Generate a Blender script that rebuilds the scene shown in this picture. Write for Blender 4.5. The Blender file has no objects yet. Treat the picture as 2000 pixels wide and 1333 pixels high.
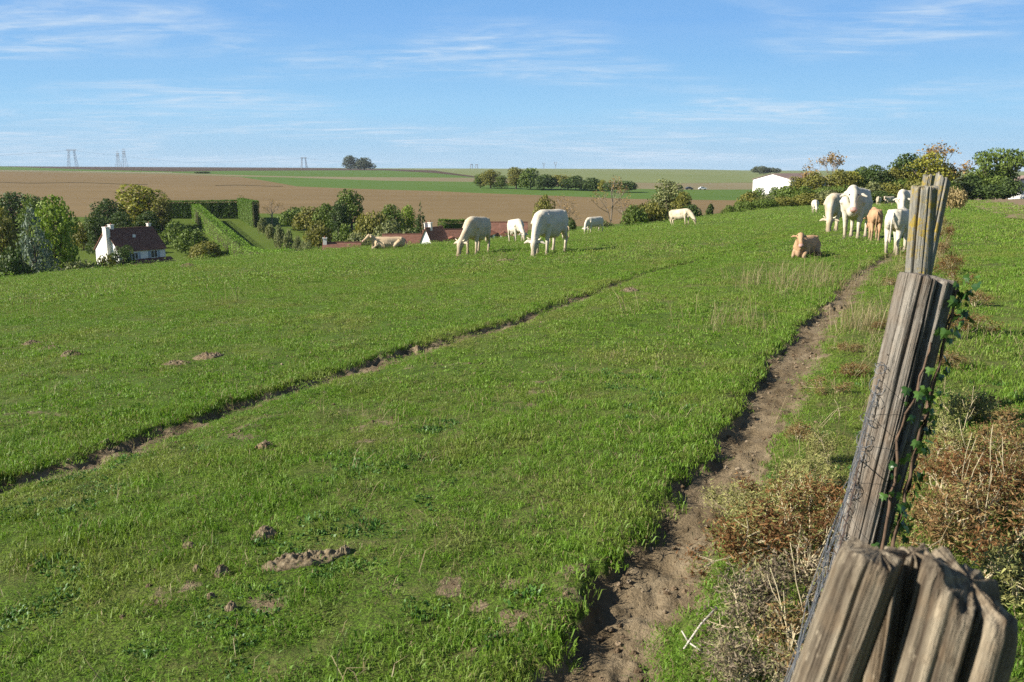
import bpy, bmesh, math, random
import numpy as np
from mathutils import Vector, Matrix, Euler

random.seed(7)
RNG = np.random.default_rng(11)
SC = bpy.context.scene
COL = SC.collection

# ------------------------------------------------------------------ camera, sky, sun, exposure
F_PX, PXW, PXH, HORIZON = 1750.0, 2000.0, 1333.0, 330.0
EYE = 1.5                                        # camera height above the turf at its foot (m)
PITCH = math.atan((PXH / 2 - HORIZON) / F_PX)
cam_data = bpy.data.cameras.new('camera')
cam_data.sensor_width = 36.0
cam_data.lens = F_PX / PXW * 36.0
cam_data.clip_start = 0.05
cam_data.clip_end = 20000
cam_data.dof.use_dof = True
cam_data.dof.focus_distance = 9.0
cam_data.dof.aperture_fstop = 10.0
cam = bpy.data.objects.new('camera', cam_data)
COL.objects.link(cam)
cam.location = (0, 0, EYE)
cam.rotation_euler = (math.radians(90) - PITCH, 0, 0)
SC.camera = cam

EXPOSURE = 1.12
SKY_STRENGTH = 0.06
SUN_EL, SUN_AZ = math.radians(31), math.radians(14)      # from the left, a little behind the camera
to_sun = Vector((-math.cos(SUN_AZ) * math.cos(SUN_EL), -math.sin(SUN_AZ) * math.cos(SUN_EL), math.sin(SUN_EL)))
sun_data = bpy.data.lights.new('sun', 'SUN')
sun_data.energy = 4.8
sun_data.angle = math.radians(0.5)
sun_data.color = (1.0, 0.945, 0.84)
sun = bpy.data.objects.new('sun', sun_data)
COL.objects.link(sun)
sun.rotation_euler = to_sun.to_track_quat('Z', 'Y').to_euler()

world = bpy.data.worlds.new('World')
SC.world = world
world.use_nodes = True
wn, wl = world.node_tree.nodes, world.node_tree.links
wn.clear()
w_out = wn.new('ShaderNodeOutputWorld')
w_bg = wn.new('ShaderNodeBackground')
w_bg.inputs['Strength'].default_value = SKY_STRENGTH
w_sky = wn.new('ShaderNodeTexSky')
w_sky.sky_type = 'NISHITA'
w_sky.sun_disc = False
w_sky.sun_elevation = SUN_EL
w_sky.sun_rotation = math.atan2(to_sun.x, to_sun.y)
w_sky.altitude = 3000.0
w_sky.air_density = 1.0
w_sky.dust_density = 0.0
w_sky.ozone_density = 3.0


def wmath(op, a=None, b=None, c=None):
    n = wn.new('ShaderNodeMath')
    n.operation = op
    for i, v in enumerate((a, b, c)):
        if v is None:
            continue
        if isinstance(v, (int, float)):
            n.inputs[i].default_value = v
        else:
            wl.new(v, n.inputs[i])
    return n.outputs[0]


# thin cirrus on a high flat layer: the view direction meets a plane, streaks stretched along it
w_tc = wn.new('ShaderNodeTexCoord')
w_sep = wn.new('ShaderNodeSeparateXYZ')
wl.new(w_tc.outputs['Generated'], w_sep.inputs[0])
w_zz = wmath('ADD', wmath('MAXIMUM', w_sep.outputs['Z'], 0.0), 0.06)
w_px = wmath('DIVIDE', w_sep.outputs['X'], w_zz)
w_py = wmath('DIVIDE', w_sep.outputs['Y'], w_zz)
w_cmb = wn.new('ShaderNodeCombineXYZ')
wl.new(w_px, w_cmb.inputs[0])
wl.new(w_py, w_cmb.inputs[1])


def cirrus(rot, scale, loc, nscale, detail, dist, lo, hi):
    m = wn.new('ShaderNodeMapping')
    m.inputs['Rotation'].default_value = (0, 0, math.radians(rot))
    m.inputs['Scale'].default_value = scale
    m.inputs['Location'].default_value = loc
    wl.new(w_cmb.outputs[0], m.inputs[0])
    t = wn.new('ShaderNodeTexNoise')
    t.inputs['Scale'].default_value = nscale
    t.inputs['Detail'].default_value = detail
    t.inputs['Roughness'].default_value = 0.62
    t.inputs['Distortion'].default_value = dist
    wl.new(m.outputs[0], t.inputs['Vector'])
    r = wn.new('ShaderNodeMapRange')
    r.interpolation_type = 'SMOOTHSTEP'
    r.inputs[1].default_value = lo
    r.inputs[2].default_value = hi
    wl.new(t.outputs[0], r.inputs[0])
    return r.outputs[0]


c_big = cirrus(10, (0.34, 0.42, 1), (0.6, 2.3, 0), 1.0, 3, 0.5, 0.42, 0.64)       # where the veils lie
c_str = cirrus(40, (0.60, 1.30, 1), (3.1, 0.7, 0), 1.5, 9, 1.6, 0.36, 0.74)      # streaks in them
c_fin = cirrus(-30, (1.0, 1.9, 1), (1.7, 5.2, 0), 2.6, 9, 1.4, 0.40, 0.78)
c_veil = cirrus(3, (0.16, 0.5, 1), (8.2, 1.3, 0), 0.8, 4, 0.3, 0.42, 0.72)
fac = wmath('ADD', wmath('MULTIPLY', c_big, wmath('ADD', wmath('MULTIPLY', c_str, 0.75), wmath('MULTIPLY', c_fin, 0.35))),
            wmath('MULTIPLY', c_veil, 0.08))
fac = wmath('MINIMUM', fac, 0.75)
w_mix = wn.new('ShaderNodeMix')
w_mix.data_type = 'RGBA'
wl.new(fac, w_mix.inputs['Factor'])
# the clear blue of the lower sky, the same all round the horizon, merging into the zenith sky
w_ramp = wn.new('ShaderNodeValToRGB')
for i, (p_, c_) in enumerate(((0.0, (0.400, 0.620, 0.810)), (0.06, (0.335, 0.635, 0.920)), (0.15, (0.195, 0.460, 0.870)), (0.5, (0.09, 0.27, 0.66)))):
    el = w_ramp.color_ramp.elements[i] if i < 2 else w_ramp.color_ramp.elements.new(p_)
    el.position = p_
    el.color = (*c_, 1)
wl.new(w_sep.outputs['Z'], w_ramp.inputs[0])
w_scale = wn.new('ShaderNodeVectorMath')
w_scale.operation = 'SCALE'
w_scale.inputs['Scale'].default_value = 1.0 / (SKY_STRENGTH * 2 ** EXPOSURE)
wl.new(w_ramp.outputs[0], w_scale.inputs[0])
w_low = wn.new('ShaderNodeMix')
w_low.data_type = 'RGBA'
wl.new(wmath('SUBTRACT', 1.0, wmath('MULTIPLY', wmath('SUBTRACT', w_sep.outputs['Z'], 0.15), 2.6)), w_low.inputs['Factor'])
wl.new(w_sky.outputs[0], w_low.inputs['A'])
wl.new(w_scale.outputs[0], w_low.inputs['B'])
wl.new(w_low.outputs['Result'], w_mix.inputs['A'])
w_mix.inputs['B'].default_value = tuple(q / (SKY_STRENGTH * 2 ** EXPOSURE) for q in (0.66, 0.79, 0.93)) + (1,)
wl.new(w_mix.outputs['Result'], w_bg.inputs['Color'])
wl.new(w_bg.outputs[0], w_out.inputs[0])

SC.view_settings.view_transform = 'Standard'
SC.view_settings.look = 'None'
SC.view_settings.exposure = EXPOSURE
SC.view_settings.gamma = 1.0
SC.render.engine = 'CYCLES'
SC.cycles.max_bounces = 6
SC.cycles.diffuse_bounces = 3
SC.cycles.transmission_bounces = 3
SC.cycles.transparent_max_bounces = 6
SC.cycles.use_denoising = False

# ------------------------------------------------------------------ helpers: meshes, objects, labels


def mesh_np(name, verts, quads=None, tris=None, smooth=False, attrs=None):
    """A mesh from numpy arrays; attrs: {name: per-vertex float array}."""
    me = bpy.data.meshes.new(name)
    verts = np.asarray(verts, dtype=np.float32).reshape(-1, 3)
    me.vertices.add(len(verts))
    me.vertices.foreach_set('co', verts.ravel())
    nq = 0 if quads is None else len(quads)
    nt = 0 if tris is None else len(tris)
    loops, starts = [], []
    if nq:
        loops.append(np.asarray(quads, dtype=np.int32).ravel())
        starts.append(np.arange(nq, dtype=np.int32) * 4)
    if nt:
        loops.append(np.asarray(tris, dtype=np.int32).ravel())
        starts.append(nq * 4 + np.arange(nt, dtype=np.int32) * 3)
    if nq + nt:
        lv = np.concatenate(loops)
        me.loops.add(len(lv))
        me.loops.foreach_set('vertex_index', lv)
        me.polygons.add(nq + nt)
        me.polygons.foreach_set('loop_start', np.concatenate(starts))
        if smooth:
            me.polygons.foreach_set('use_smooth', np.ones(nq + nt, dtype=bool))
    for k, v in (attrs or {}).items():
        at = me.attributes.new(k, 'FLOAT', 'POINT')
        at.data.foreach_set('value', np.asarray(v, dtype=np.float32))
    me.update()
    me.validate()
    return me


def obj(name, me, mat=None, parent=None, loc=None, rot=None, scale=None):
    o = bpy.data.objects.new(name, me)
    COL.objects.link(o)
    if mat is not None and me is not None and len(me.materials) == 0:
        me.materials.append(mat)
    if parent is not None:
        o.parent = parent
    if loc is not None:
        o.location = loc
    if rot is not None:
        o.rotation_euler = rot
    if scale is not None:
        o.scale = scale if hasattr(scale, '__len__') else (scale, scale, scale)
    return o


def empty(name, loc=(0, 0, 0), rot=(0, 0, 0), scale=1.0):
    return obj(name, None, None, None, loc, rot, scale)


def tag(o, label=None, cat=None, group=None, kind=None):
    if label:
        o['label'] = label
    if cat:
        o['category'] = cat
    if group:
        o['group'] = group
    if kind:
        o['kind'] = kind
    return o


class MB:
    """Collects boxes, tubes, lofts and polygons into one mesh."""

    def __init__(self):
        self.v, self.f = [], []

    def add(self, vs, fs):
        b = len(self.v)
        self.v += [tuple(p) for p in vs]
        self.f += [tuple(i + b for i in f) for f in fs]

    def box(self, c, s, rz=0.0):
        hx, hy, hz = s[0] / 2, s[1] / 2, s[2] / 2
        ca, sa = math.cos(rz), math.sin(rz)
        vs = []
        for z in (-hz, hz):
            for x, y in ((-hx, -hy), (hx, -hy), (hx, hy), (-hx, hy)):
                vs.append((c[0] + x * ca - y * sa, c[1] + x * sa + y * ca, c[2] + z))
        self.add(vs, [(3, 2, 1, 0), (4, 5, 6, 7), (0, 1, 5, 4), (1, 2, 6, 5), (2, 3, 7, 6), (3, 0, 4, 7)])
        return self

    def loft(self, pts, radii, n=12, up=(0, 0, 1), cap=True, power=1.0):
        """Closed loft along pts; radii: r or (half width, half height)."""
        pts = [Vector(p) for p in pts]
        up = Vector(up)
        rings = []
        for i, p in enumerate(pts):
            d = (pts[min(i + 1, len(pts) - 1)] - pts[max(i - 1, 0)])
            if d.length < 1e-9:
                d = Vector((0, 0, 1))
            d.normalize()
            s = d.cross(up)
            if s.length < 0.05:
                s = d.cross(Vector((1, 0, 0)))
            s.normalize()
            u = s.cross(d).normalized()
            r = radii[i]
            rw, rh = (r, r) if not hasattr(r, '__len__') else r
            ring = []
            for k in range(n):
                t = 2 * math.pi * k / n
                cx, cy = math.cos(t), math.sin(t)
                if power != 1.0:
                    cx = math.copysign(abs(cx) ** power, cx)
                    cy = math.copysign(abs(cy) ** power, cy)
                ring.append(p + s * (rw * cx) + u * (rh * cy))
            rings.append(ring)
        vs = [q for r in rings for q in r]
        fs = []
        for i in range(len(rings) - 1):
            for k in range(n):
                a, b = i * n + k, i * n + (k + 1) % n
                fs.append((a, b, b + n, a + n))
        if cap:
            fs.append(tuple(range(n - 1, -1, -1)))
            m = (len(rings) - 1) * n
            fs.append(tuple(range(m, m + n)))
        self.add(vs, fs)
        return self

    def ball(self, c, r, n=10, m=7):
        rx, ry, rz = r if hasattr(r, '__len__') else (r, r, r)
        vs = [(c[0], c[1], c[2] - rz)]
        for j in range(1, m):
            t = math.pi * j / m - math.pi / 2
            for k in range(n):
                p = 2 * math.pi * k / n
                vs.append((c[0] + rx * math.cos(t) * math.cos(p), c[1] + ry * math.cos(t) * math.sin(p), c[2] + rz * math.sin(t)))
        vs.append((c[0], c[1], c[2] + rz))
        fs = [(0, 1 + (k + 1) % n, 1 + k) for k in range(n)]
        for j in range(m - 2):
            for k in range(n):
                a, b = 1 + j * n + k, 1 + j * n + (k + 1) % n
                fs.append((a, b, b + n, a + n))
        t = len(vs) - 1
        fs += [(t, 1 + (m - 2) * n + k, 1 + (m - 2) * n + (k + 1) % n) for k in range(n)]
        self.add(vs, fs)
        return self

    def bar(self, a, b, w, n=4):
        return self.loft([a, b], [w, w], n)

    def mesh(self, name, smooth=False):
        me = bpy.data.meshes.new(name)
        me.from_pydata(self.v, [], self.f)
        if smooth:
            me.polygons.foreach_set('use_smooth', [True] * len(me.polygons))
        me.update()
        return me

    def build(self, name, mat, parent=None, smooth=False, **kw):
        return obj(name, self.mesh(name, smooth), mat, parent, **kw)


# ------------------------------------------------------------------ helpers: numpy value noise


def _hash(ix, iy, seed):
    h = (ix.astype(np.int64) * 374761393 + iy.astype(np.int64) * 668265263 + seed * 1442695041) & 0xFFFFFFFF
    h = ((h ^ (h >> 13)) * 1274126177) & 0xFFFFFFFF
    return ((h ^ (h >> 16)) & 0xFFFF) / 65535.0


def vnoise(x, y, seed=0):
    x, y = np.asarray(x, float), np.asarray(y, float)
    ix, iy = np.floor(x), np.floor(y)
    fx, fy = x - ix, y - iy
    fx, fy = fx * fx * (3 - 2 * fx), fy * fy * (3 - 2 * fy)
    ix, iy = ix.astype(np.int64), iy.astype(np.int64)
    a, b = _hash(ix, iy, seed), _hash(ix + 1, iy, seed)
    c, d = _hash(ix, iy + 1, seed), _hash(ix + 1, iy + 1, seed)
    return (a * (1 - fx) + b * fx) * (1 - fy) + (c * (1 - fx) + d * fx) * fy


def fbm(x, y, seed=0, octv=4, gain=0.5):
    s, amp, tot = 0, 1.0, 0
    for o in range(octv):
        s = s + amp * vnoise(x * 2 ** o + 17.3 * o, y * 2 ** o - 9.1 * o, seed + o)
        tot += amp
        amp *= gain
    return s / tot


def sstep(a, b, x):
    t = np.clip((x - a) / (b - a), 0, 1)
    return t * t * (3 - 2 * t)


# ------------------------------------------------------------------ the lie of the land
SINP, COSP = math.sin(PITCH), math.cos(PITCH)


def ray(px, py):
    """Direction seen at a spot of the photograph, scaled to one metre forward: (x per m, z per m)."""
    cx, cy = (px - PXW / 2) / F_PX, (PXH / 2 - py) / F_PX
    dy = COSP + cy * SINP
    return cx / dy, (-SINP + cy * COSP) / dy


def slope_at(px, py):
    return ray(px, py)[1]


# brow of the pasture: bearing (as picture column), its apparent height and its distance
CREST = np.array([[-900, 565, 52], [-300, 552, 55], [0, 540, 60], [150, 526, 63], [250, 517, 65], [310, 510, 67], [450, 499, 72],
                  [600, 487, 78], [750, 478, 85], [900, 468, 92], [1120, 449, 105], [1230, 440, 115], [1320, 430, 126], [1400, 419, 136],
                  [1500, 406, 150], [1600, 400, 160], [1700, 397, 166], [1850, 391, 172], [2000, 387, 178], [2300, 384, 185], [2900, 380, 200]], float)
CREST[:, 1] += np.interp(CREST[:, 0], [0, 900, 1500], [7, 5, 2])          # the sward itself adds the rest
CR_A = np.array([ray(c[0], c[1])[0] for c in CREST])
CR_B = np.array([ray(c[0], c[1])[1] for c in CREST])
CR_Y = CREST[:, 2]
# far side: skyline height per column, distance per picture rows below the skyline
SKYL = np.array([[-1600, 323], [0, 325], [170, 326], [400, 327], [600, 328], [750, 329], [950, 329.5], [1150, 330], [1350, 331],
                 [1450, 333], [1700, 334], [2000, 335], [3600, 333]], float)
FAR_D = np.array([0, 1, 3, 6, 10, 20, 40, 60, 90, 120, 150], float)
FAR_Y = np.array([3000, 2300, 1700, 1250, 1000, 700, 470, 360, 262, 215, 190], float)
VALLEY_END = np.array([[-900, 440], [0, 425], [340, 424], [470, 417], [580, 418], [750, 443], [1000, 452], [1230, 436], [1450, 412],
                       [1700, 400], [2000, 392], [2900, 388]], float)


def g0(X, Y):
    """Height of the land (no paths, no clods), relative to the eye."""
    X, Y = np.broadcast_arrays(np.asarray(X, float), np.asarray(Y, float))
    a = np.clip(X / np.maximum(Y, 4.0), -1.45, 1.45)
    yc = np.interp(a, CR_A, CR_Y)
    bs = np.interp(a, CR_A, CR_B)

    def inside(y):
        return -0.93 - 0.57 * np.exp(-np.maximum(y, -5) / 9) + (0.052 * a - 0.0615) * y

    C = (inside(yc) - bs * yc) / yc ** 2
    Yp = np.maximum(Y, 0)
    zin = -0.93 - 0.57 * np.exp(-np.maximum(Y, -5) / 9) + 0.052 * X - 0.0615 * Y - C * Yp ** 2
    # far slope
    px = 1000 + a * 1.0125 * F_PX
    yh = np.interp(px, SKYL[:, 0], SKYL[:, 1])
    d = np.interp(np.log(np.maximum(Y, 60)), np.log(FAR_Y[::-1]), FAR_D[::-1])
    zf = slope_at(px, yh + d) * Y
    zf = np.where(Y > 3000, zf - (Y - 3000) * 0.012, zf)
    # the valley between
    y1 = np.interp(np.interp(px, VALLEY_END[:, 0], VALLEY_END[:, 1]) - yh, FAR_D, FAR_Y)
    z1 = slope_at(px, np.interp(px, VALLEY_END[:, 0], VALLEY_END[:, 1])) * y1
    y1 = np.maximum(y1, yc + 60)
    yv = yc + np.minimum(100, (y1 - yc) * 0.66)
    zc = bs * yc
    zv = bs * yv - 1.5
    s0 = np.minimum((0.052 * a - 0.0615) - 2 * C * yc, bs - 0.012)
    t = np.clip((Y - yc) / (yv - yc), 0, 1)
    L = yv - yc
    h = (2 * t ** 3 - 3 * t ** 2 + 1) * zc + (t ** 3 - 2 * t ** 2 + t) * L * s0 + (3 * t ** 2 - 2 * t ** 3) * zv + (t ** 3 - t ** 2) * L * 0.0
    t2 = np.clip((Y - yv) / np.maximum(y1 - yv, 1), 0, 1)
    zmid = zv + (z1 - zv) * t2
    z = np.where(Y <= yc, zin, np.where(Y <= yv, h, np.where(Y <= y1, zmid, zf)))
    return z


def hit(px, py, lo=0.4, hi=2900):
    """Where the line of sight through a spot of the photograph meets the land (x, y, z with z relative to the eye)."""
    a, b = ray(px, py)
    ys = np.geomspace(lo, hi, 4000)
    under = g0(a * ys, ys) >= b * ys
    i = int(np.argmax(under)) if under.any() else len(ys) - 1
    y = ys[i]
    return a * y, y, b * y


def at(px, py, Y):
    a, b = ray(px, py)
    return Vector((a * Y, Y, b * Y + EYE))


# trodden cattle paths, as ground points
def path_pts(pix):
    p = [hit(x, y)[:2] for x, y in pix]
    out = []
    for i in range(len(p) - 1):
        p0, p1, p2, p3 = (np.array(p[max(i - 1, 0)]), np.array(p[i]), np.array(p[i + 1]), np.array(p[min(i + 2, len(p) - 1)]))
        for k in range(5):
            t = k / 5
            out.append(0.5 * ((2 * p1) + (p2 - p0) * t + (2 * p0 - 5 * p1 + 4 * p2 - p3) * t * t + (3 * p1 - p0 - 3 * p2 + p3) * t ** 3))
    out.append(np.array(p[-1]))
    return np.array(out)


PATH_A = path_pts([(960, 1560), (1075, 1400), (1182, 1245), (1286, 1090), (1385, 955), (1450, 855), (1513, 748), (1585, 645), (1640, 580), (1695, 522),
                   (1752, 488), (1790, 468), (1830, 440)])
PATH_B = path_pts([(-500, 1120), (-200, 1020), (0, 950), (200, 885), (400, 815), (560, 760), (700, 716), (820, 678), (1000, 628), (1130, 580), (1250, 535),
                   (1380, 503), (1500, 472), (1570, 452), (1640, 437)])


def path_dist(X, Y, P):
    """Signed distance to a path (positive on its right) and the position along it."""
    best = np.full(X.shape, 1e9)
    sg = np.zeros(X.shape)
    al = np.zeros(X.shape)
    run = 0.0
    for i in range(len(P) - 1):
        p, q = P[i], P[i + 1]
        d = q - p
        L = math.hypot(*d)
        u = d / L
        rx, ry = X - p[0], Y - p[1]
        t = np.clip(rx * u[0] + ry * u[1], 0, L)
        ex, ey = rx - t * u[0], ry - t * u[1]
        dd = ex * ex + ey * ey
        m = dd < best
        best = np.where(m, dd, best)
        sg = np.where(m, np.sign(u[1] * rx - u[0] * ry), sg)
        al = np.where(m, run + t, al)
        run += L
    return np.sqrt(best) * np.where(sg == 0, 1, sg), al


FENCE_P0, FENCE_P1 = np.array([0.30, 0.95]), np.array([2.2, 4.9])


def fence_side(X, Y):
    """Metres to the right of the fence line."""
    u = (FENCE_P1 - FENCE_P0) / np.linalg.norm(FENCE_P1 - FENCE_P0)
    return u[1] * (X - FENCE_P0[0]) - u[0] * (Y - FENCE_P0[1])


def detail(X, Y):
    """Relief and soil of the turf: (dz, bare earth 0..1, dryness 0..1)."""
    X, Y = np.asarray(X, float), np.asarray(Y, float)
    R = np.hypot(X, Y)
    dz = 0.050 * (fbm(X * 0.9, Y * 0.9, 3, 3) - 0.5) + 0.035 * (fbm(X * 4.5, Y * 4.5, 9, 3) - 0.5) + 0.16 * (fbm(X * 0.14, Y * 0.14, 21, 3) - 0.5) * sstep(6, 20, R)
    edge = (fbm(X * 5, Y * 5, 31, 3) - 0.5)
    edge2 = (fbm(X * 1.1, Y * 1.1, 37, 3) - 0.5)
    dirt = np.zeros(X.shape)
    for P, w, dep in ((PATH_A, 0.155, 0.065), (PATH_B, 0.115, 0.060)):
        s, al = path_dist(X, Y, P)
        ww = w * (1 + 0.55 * edge2)
        s2 = s + 0.20 * edge
        bank = sstep(-ww - 0.03, -ww + 0.04, s2)                    # steep on the left
        out = 1 - sstep(ww - 0.03, ww + 0.20, s2)                   # gentle on the right
        prof = bank * out
        dz = dz - dep * prof + 0.018 * np.exp(-((s2 + ww + 0.09) / 0.08) ** 2)
        worn = bank * (1 - sstep(ww - 0.03, ww + 0.10, s2 + 0.10 * edge))
        fade = 1 - 0.5 * sstep(28, 48, al) if P is PATH_B else 1.0
        dirt = np.maximum(dirt, worn * fade)
    dz = dz + dirt * (0.07 * (fbm(X * 11, Y * 11, 51, 3) - 0.5) + 0.035 * (fbm(X * 30, Y * 30, 53, 2) - 0.5))
    dirt = dirt * (0.90 + 0.7 * (fbm(X * 7, Y * 7, 57, 3) - 0.40))
    bare = sstep(0.56, 0.66, fbm(X * 1.3, Y * 1.3, 61, 3)) * sstep(0.50, 0.66, fbm(X * 9, Y * 9, 63, 3)) * (0.66 - 0.5 * sstep(4, 12, R))
    dirt = np.maximum(dirt, bare)
    fs = fence_side(X, Y)
    dry = np.exp(-((fs + 0.05) / 0.55) ** 2) * (1 - sstep(8, 30, R) * 0.6)
    dry = np.maximum(dry, 0.7 * sstep(0.55, 0.72, fbm(X * 0.5, Y * 0.5, 71, 4)))
    return dz, np.clip(dirt, 0, 1), np.clip(dry, 0, 1)


def gz(X, Y, full=True):
    """World height of the ground."""
    z = g0(X, Y) + EYE
    if full:
        z = z + detail(np.asarray(X, float), np.asarray(Y, float))[0]
    return z


def gpt(px, py, sink=0.0):
    x, y, _ = hit(px, py)
    full = y < 200
    return Vector((x, y, float(gz(x, y, full)) - sink))

# ------------------------------------------------------------------ materials


class NT:
    """Small node-graph helper for one material."""

    def __init__(self, name, rough=0.85, spec=0.25):
        self.m = bpy.data.materials.new(name)
        self.m.use_nodes = True
        self.t = self.m.node_tree
        self.b = self.t.nodes['Principled BSDF']
        self.out = self.t.nodes['Material Output']
        self.b.inputs['Roughness'].default_value = rough
        self.b.inputs['Specular IOR Level'].default_value = spec

    def n(self, kind, **kw):
        x = self.t.nodes.new(kind)
        for k, v in kw.items():
            setattr(x, k, v)
        return x

    def put(self, sock, v):
        if hasattr(v, 'is_linked') or hasattr(v, 'links'):
            self.t.links.new(v, sock)
        elif hasattr(v, '__len__') and len(v) == 3 and sock.type == 'RGBA':
            sock.default_value = (*v, 1)
        else:
            sock.default_value = v

    def noise(self, vec, scale, detail=4, rough=0.55, dist=0.0):
        x = self.n('ShaderNodeTexNoise')
        x.inputs['Scale'].default_value = scale
        x.inputs['Detail'].default_value = detail
        x.inputs['Roughness'].default_value = rough
        x.inputs['Distortion'].default_value = dist
        if vec is not None:
            self.t.links.new(vec, x.inputs['Vector'])
        return x.outputs[0]

    def map(self, vec, scale=(1, 1, 1), loc=(0, 0, 0), rot=(0, 0, 0)):
        x = self.n('ShaderNodeMapping')
        x.inputs['Scale'].default_value = scale
        x.inputs['Location'].default_value = loc
        x.inputs['Rotation'].default_value = rot
        self.t.links.new(vec, x.inputs[0])
        return x.outputs[0]

    def rng(self, v, a, b, c=0.0, d=1.0):
        x = self.n('ShaderNodeMapRange')
        for i, q in enumerate((v, a, b, c, d)):
            self.put(x.inputs[i], q)
        return x.outputs[0]

    def mix(self, f, a, b, mode='MIX'):
        x = self.n('ShaderNodeMix', data_type='RGBA', blend_type=mode)
        self.put(x.inputs['Factor'], f)
        self.put(x.inputs['A'], a)
        self.put(x.inputs['B'], b)
        return x.outputs['Result']

    def math(self, op, a, b=None):
        x = self.n('ShaderNodeMath', operation=op)
        self.put(x.inputs[0], a)
        if b is not None:
            self.put(x.inputs[1], b)
        return x.outputs[0]

    def ramp(self, f, stops):
        x = self.n('ShaderNodeValToRGB')
        e = x.color_ramp.elements
        while len(e) < len(stops):
            e.new(0.5)
        for i, (p, c) in enumerate(stops):
            e[i].position = p
            e[i].color = (*c, 1)
        self.put(x.inputs[0], f)
        return x.outputs[0]

    def attr(self, name):
        return self.n('ShaderNodeAttribute', attribute_name=name).outputs['Fac']

    def pos(self):
        return self.n('ShaderNodeNewGeometry').outputs['Position']

    def ocoord(self):
        return self.n('ShaderNodeTexCoord').outputs['Object']

    def color(self, c):
        self.put(self.b.inputs['Base Color'], c)
        return self

    def bump(self, h, strength=0.3, dist=0.02):
        x = self.n('ShaderNodeBump')
        x.inputs['Strength'].default_value = strength
        x.inputs['Distance'].default_value = dist
        self.put(x.inputs['Height'], h)
        self.t.links.new(x.outputs[0], self.b.inputs['Normal'])
        return self

    def translucent(self, col, fac):
        tr = self.n('ShaderNodeBsdfTranslucent')
        self.put(tr.inputs['Color'], col)
        mx = self.n('ShaderNodeMixShader')
        self.put(mx.inputs[0], fac)
        self.t.links.new(self.b.outputs[0], mx.inputs[1])
        self.t.links.new(tr.outputs[0], mx.inputs[2])
        self.t.links.new(mx.outputs[0], self.out.inputs[0])
        return self


def plain(name, col, rough=0.8, spec=0.25, var=0.12, scale=6.0, bump=0.0):
    m = NT(name, rough, spec)
    nz = m.noise(m.ocoord(), scale, 5)
    lo = tuple(c * (1 - var) for c in col)
    hi = tuple(min(1, c * (1 + var)) for c in col)
    m.color(m.mix(m.rng(nz, 0.3, 0.7), lo, hi))
    if bump:
        m.bump(nz, bump, 0.02)
    return m.m


def turf_tone(m):
    """Colour of the sward, shared by the blades and the ground beneath them: varies with place."""
    p = m.pos()
    big = m.noise(p, 0.11, 3)
    mid = m.noise(p, 0.75, 4)
    fine = m.noise(p, 4.2, 3)
    c = m.mix(m.rng(big, 0.35, 0.65), (0.112, 0.222, 0.016), (0.156, 0.264, 0.026))
    c = m.mix(m.rng(mid, 0.50, 0.70), c, (0.200, 0.240, 0.046))
    c = m.mix(m.rng(m.noise(p, 1.9, 4), 0.56, 0.74, 0, 0.7), c, (0.200, 0.190, 0.062))
    c = m.mix(m.rng(fine, 0.58, 0.74), c, (0.066, 0.142, 0.015))
    return c, fine


# ground of the pasture
m = NT('turf', 0.95, 0.1)
p = m.pos()
tone, _ = turf_tone(m)
n1 = m.noise(p, 26.0, 4, 0.7)
n2 = m.noise(p, 5.0, 5, 0.65)
n3 = m.noise(p, 1.3, 4)
n4 = m.noise(p, 95.0, 4, 0.75)
thatch = m.mix(m.rng(n4, 0.40, 0.62), (0.034, 0.048, 0.010), m.mix(1.0, tone, (0.86, 0.84, 0.85), 'MULTIPLY'))
thatch = m.mix(m.rng(n1, 0.50, 0.70, 0, 0.6), thatch, m.mix(m.rng(n4, 0.35, 0.65), (0.060, 0.055, 0.020), (0.165, 0.150, 0.062)))
thatch = m.mix(m.rng(n2, 0.50, 0.75, 0, 0.6), thatch, (0.115, 0.115, 0.036))
soil = m.ramp(n2, [(0.30, (0.100, 0.072, 0.040)), (0.50, (0.178, 0.134, 0.080)), (0.70, (0.255, 0.200, 0.126))])
soil = m.mix(m.rng(n1, 0.55, 0.75, 0, 0.5), soil, (0.085, 0.058, 0.036))
dirt_f = m.rng(m.math('ADD', m.attr('dirt'), m.math('MULTIPLY', m.math('SUBTRACT', n1, 0.5), 0.7)), 0.32, 0.58)
dry_c = m.mix(m.rng(n1, 0.4, 0.65), (0.135, 0.098, 0.048), (0.21, 0.175, 0.085))
c = m.mix(m.math('MULTIPLY', m.attr('dry'), m.rng(n2, 0.40, 0.65, 0.0, 0.6)), thatch, dry_c)
m.color(m.mix(dirt_f, c, soil))
m.bump(m.math('ADD', m.math('ADD', m.math('MULTIPLY', n1, 0.6), m.math('MULTIPLY', n4, 0.35)), n2), 0.8, 0.035)
M_TURF = m.m


def blade_mat(name, dryness, tr=0.28):
    m = NT(name, 0.55, 0.3)
    tone, _ = turf_tone(m)
    t = m.attr('tint')
    h = m.attr('along')
    oi = m.n('ShaderNodeObjectInfo').outputs['Random']
    c = m.mix(m.rng(t, 0.0, 1.0), tone, m.mix(1.0, tone, (1.35, 1.28, 1.2), 'MULTIPLY'))
    c = m.mix(m.rng(oi, 0.55, 1.0, 0, 0.45), c, (0.185, 0.215, 0.050))
    c = m.mix(m.rng(oi, 0.0, 0.25, 0.35, 0), c, (0.062, 0.140, 0.015))
    dead = m.mix(m.rng(oi, 0, 1), (0.30, 0.235, 0.125), (0.21, 0.165, 0.075))
    c = m.mix(m.rng(t, 1 - dryness, 1 - dryness + 0.03), c, dead)
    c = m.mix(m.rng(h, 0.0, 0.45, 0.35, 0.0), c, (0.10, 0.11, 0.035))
    m.color(c)
    m.translucent(m.mix(1.0, c, (1.25, 1.35, 0.8), 'MULTIPLY'), tr)
    return m.m


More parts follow.
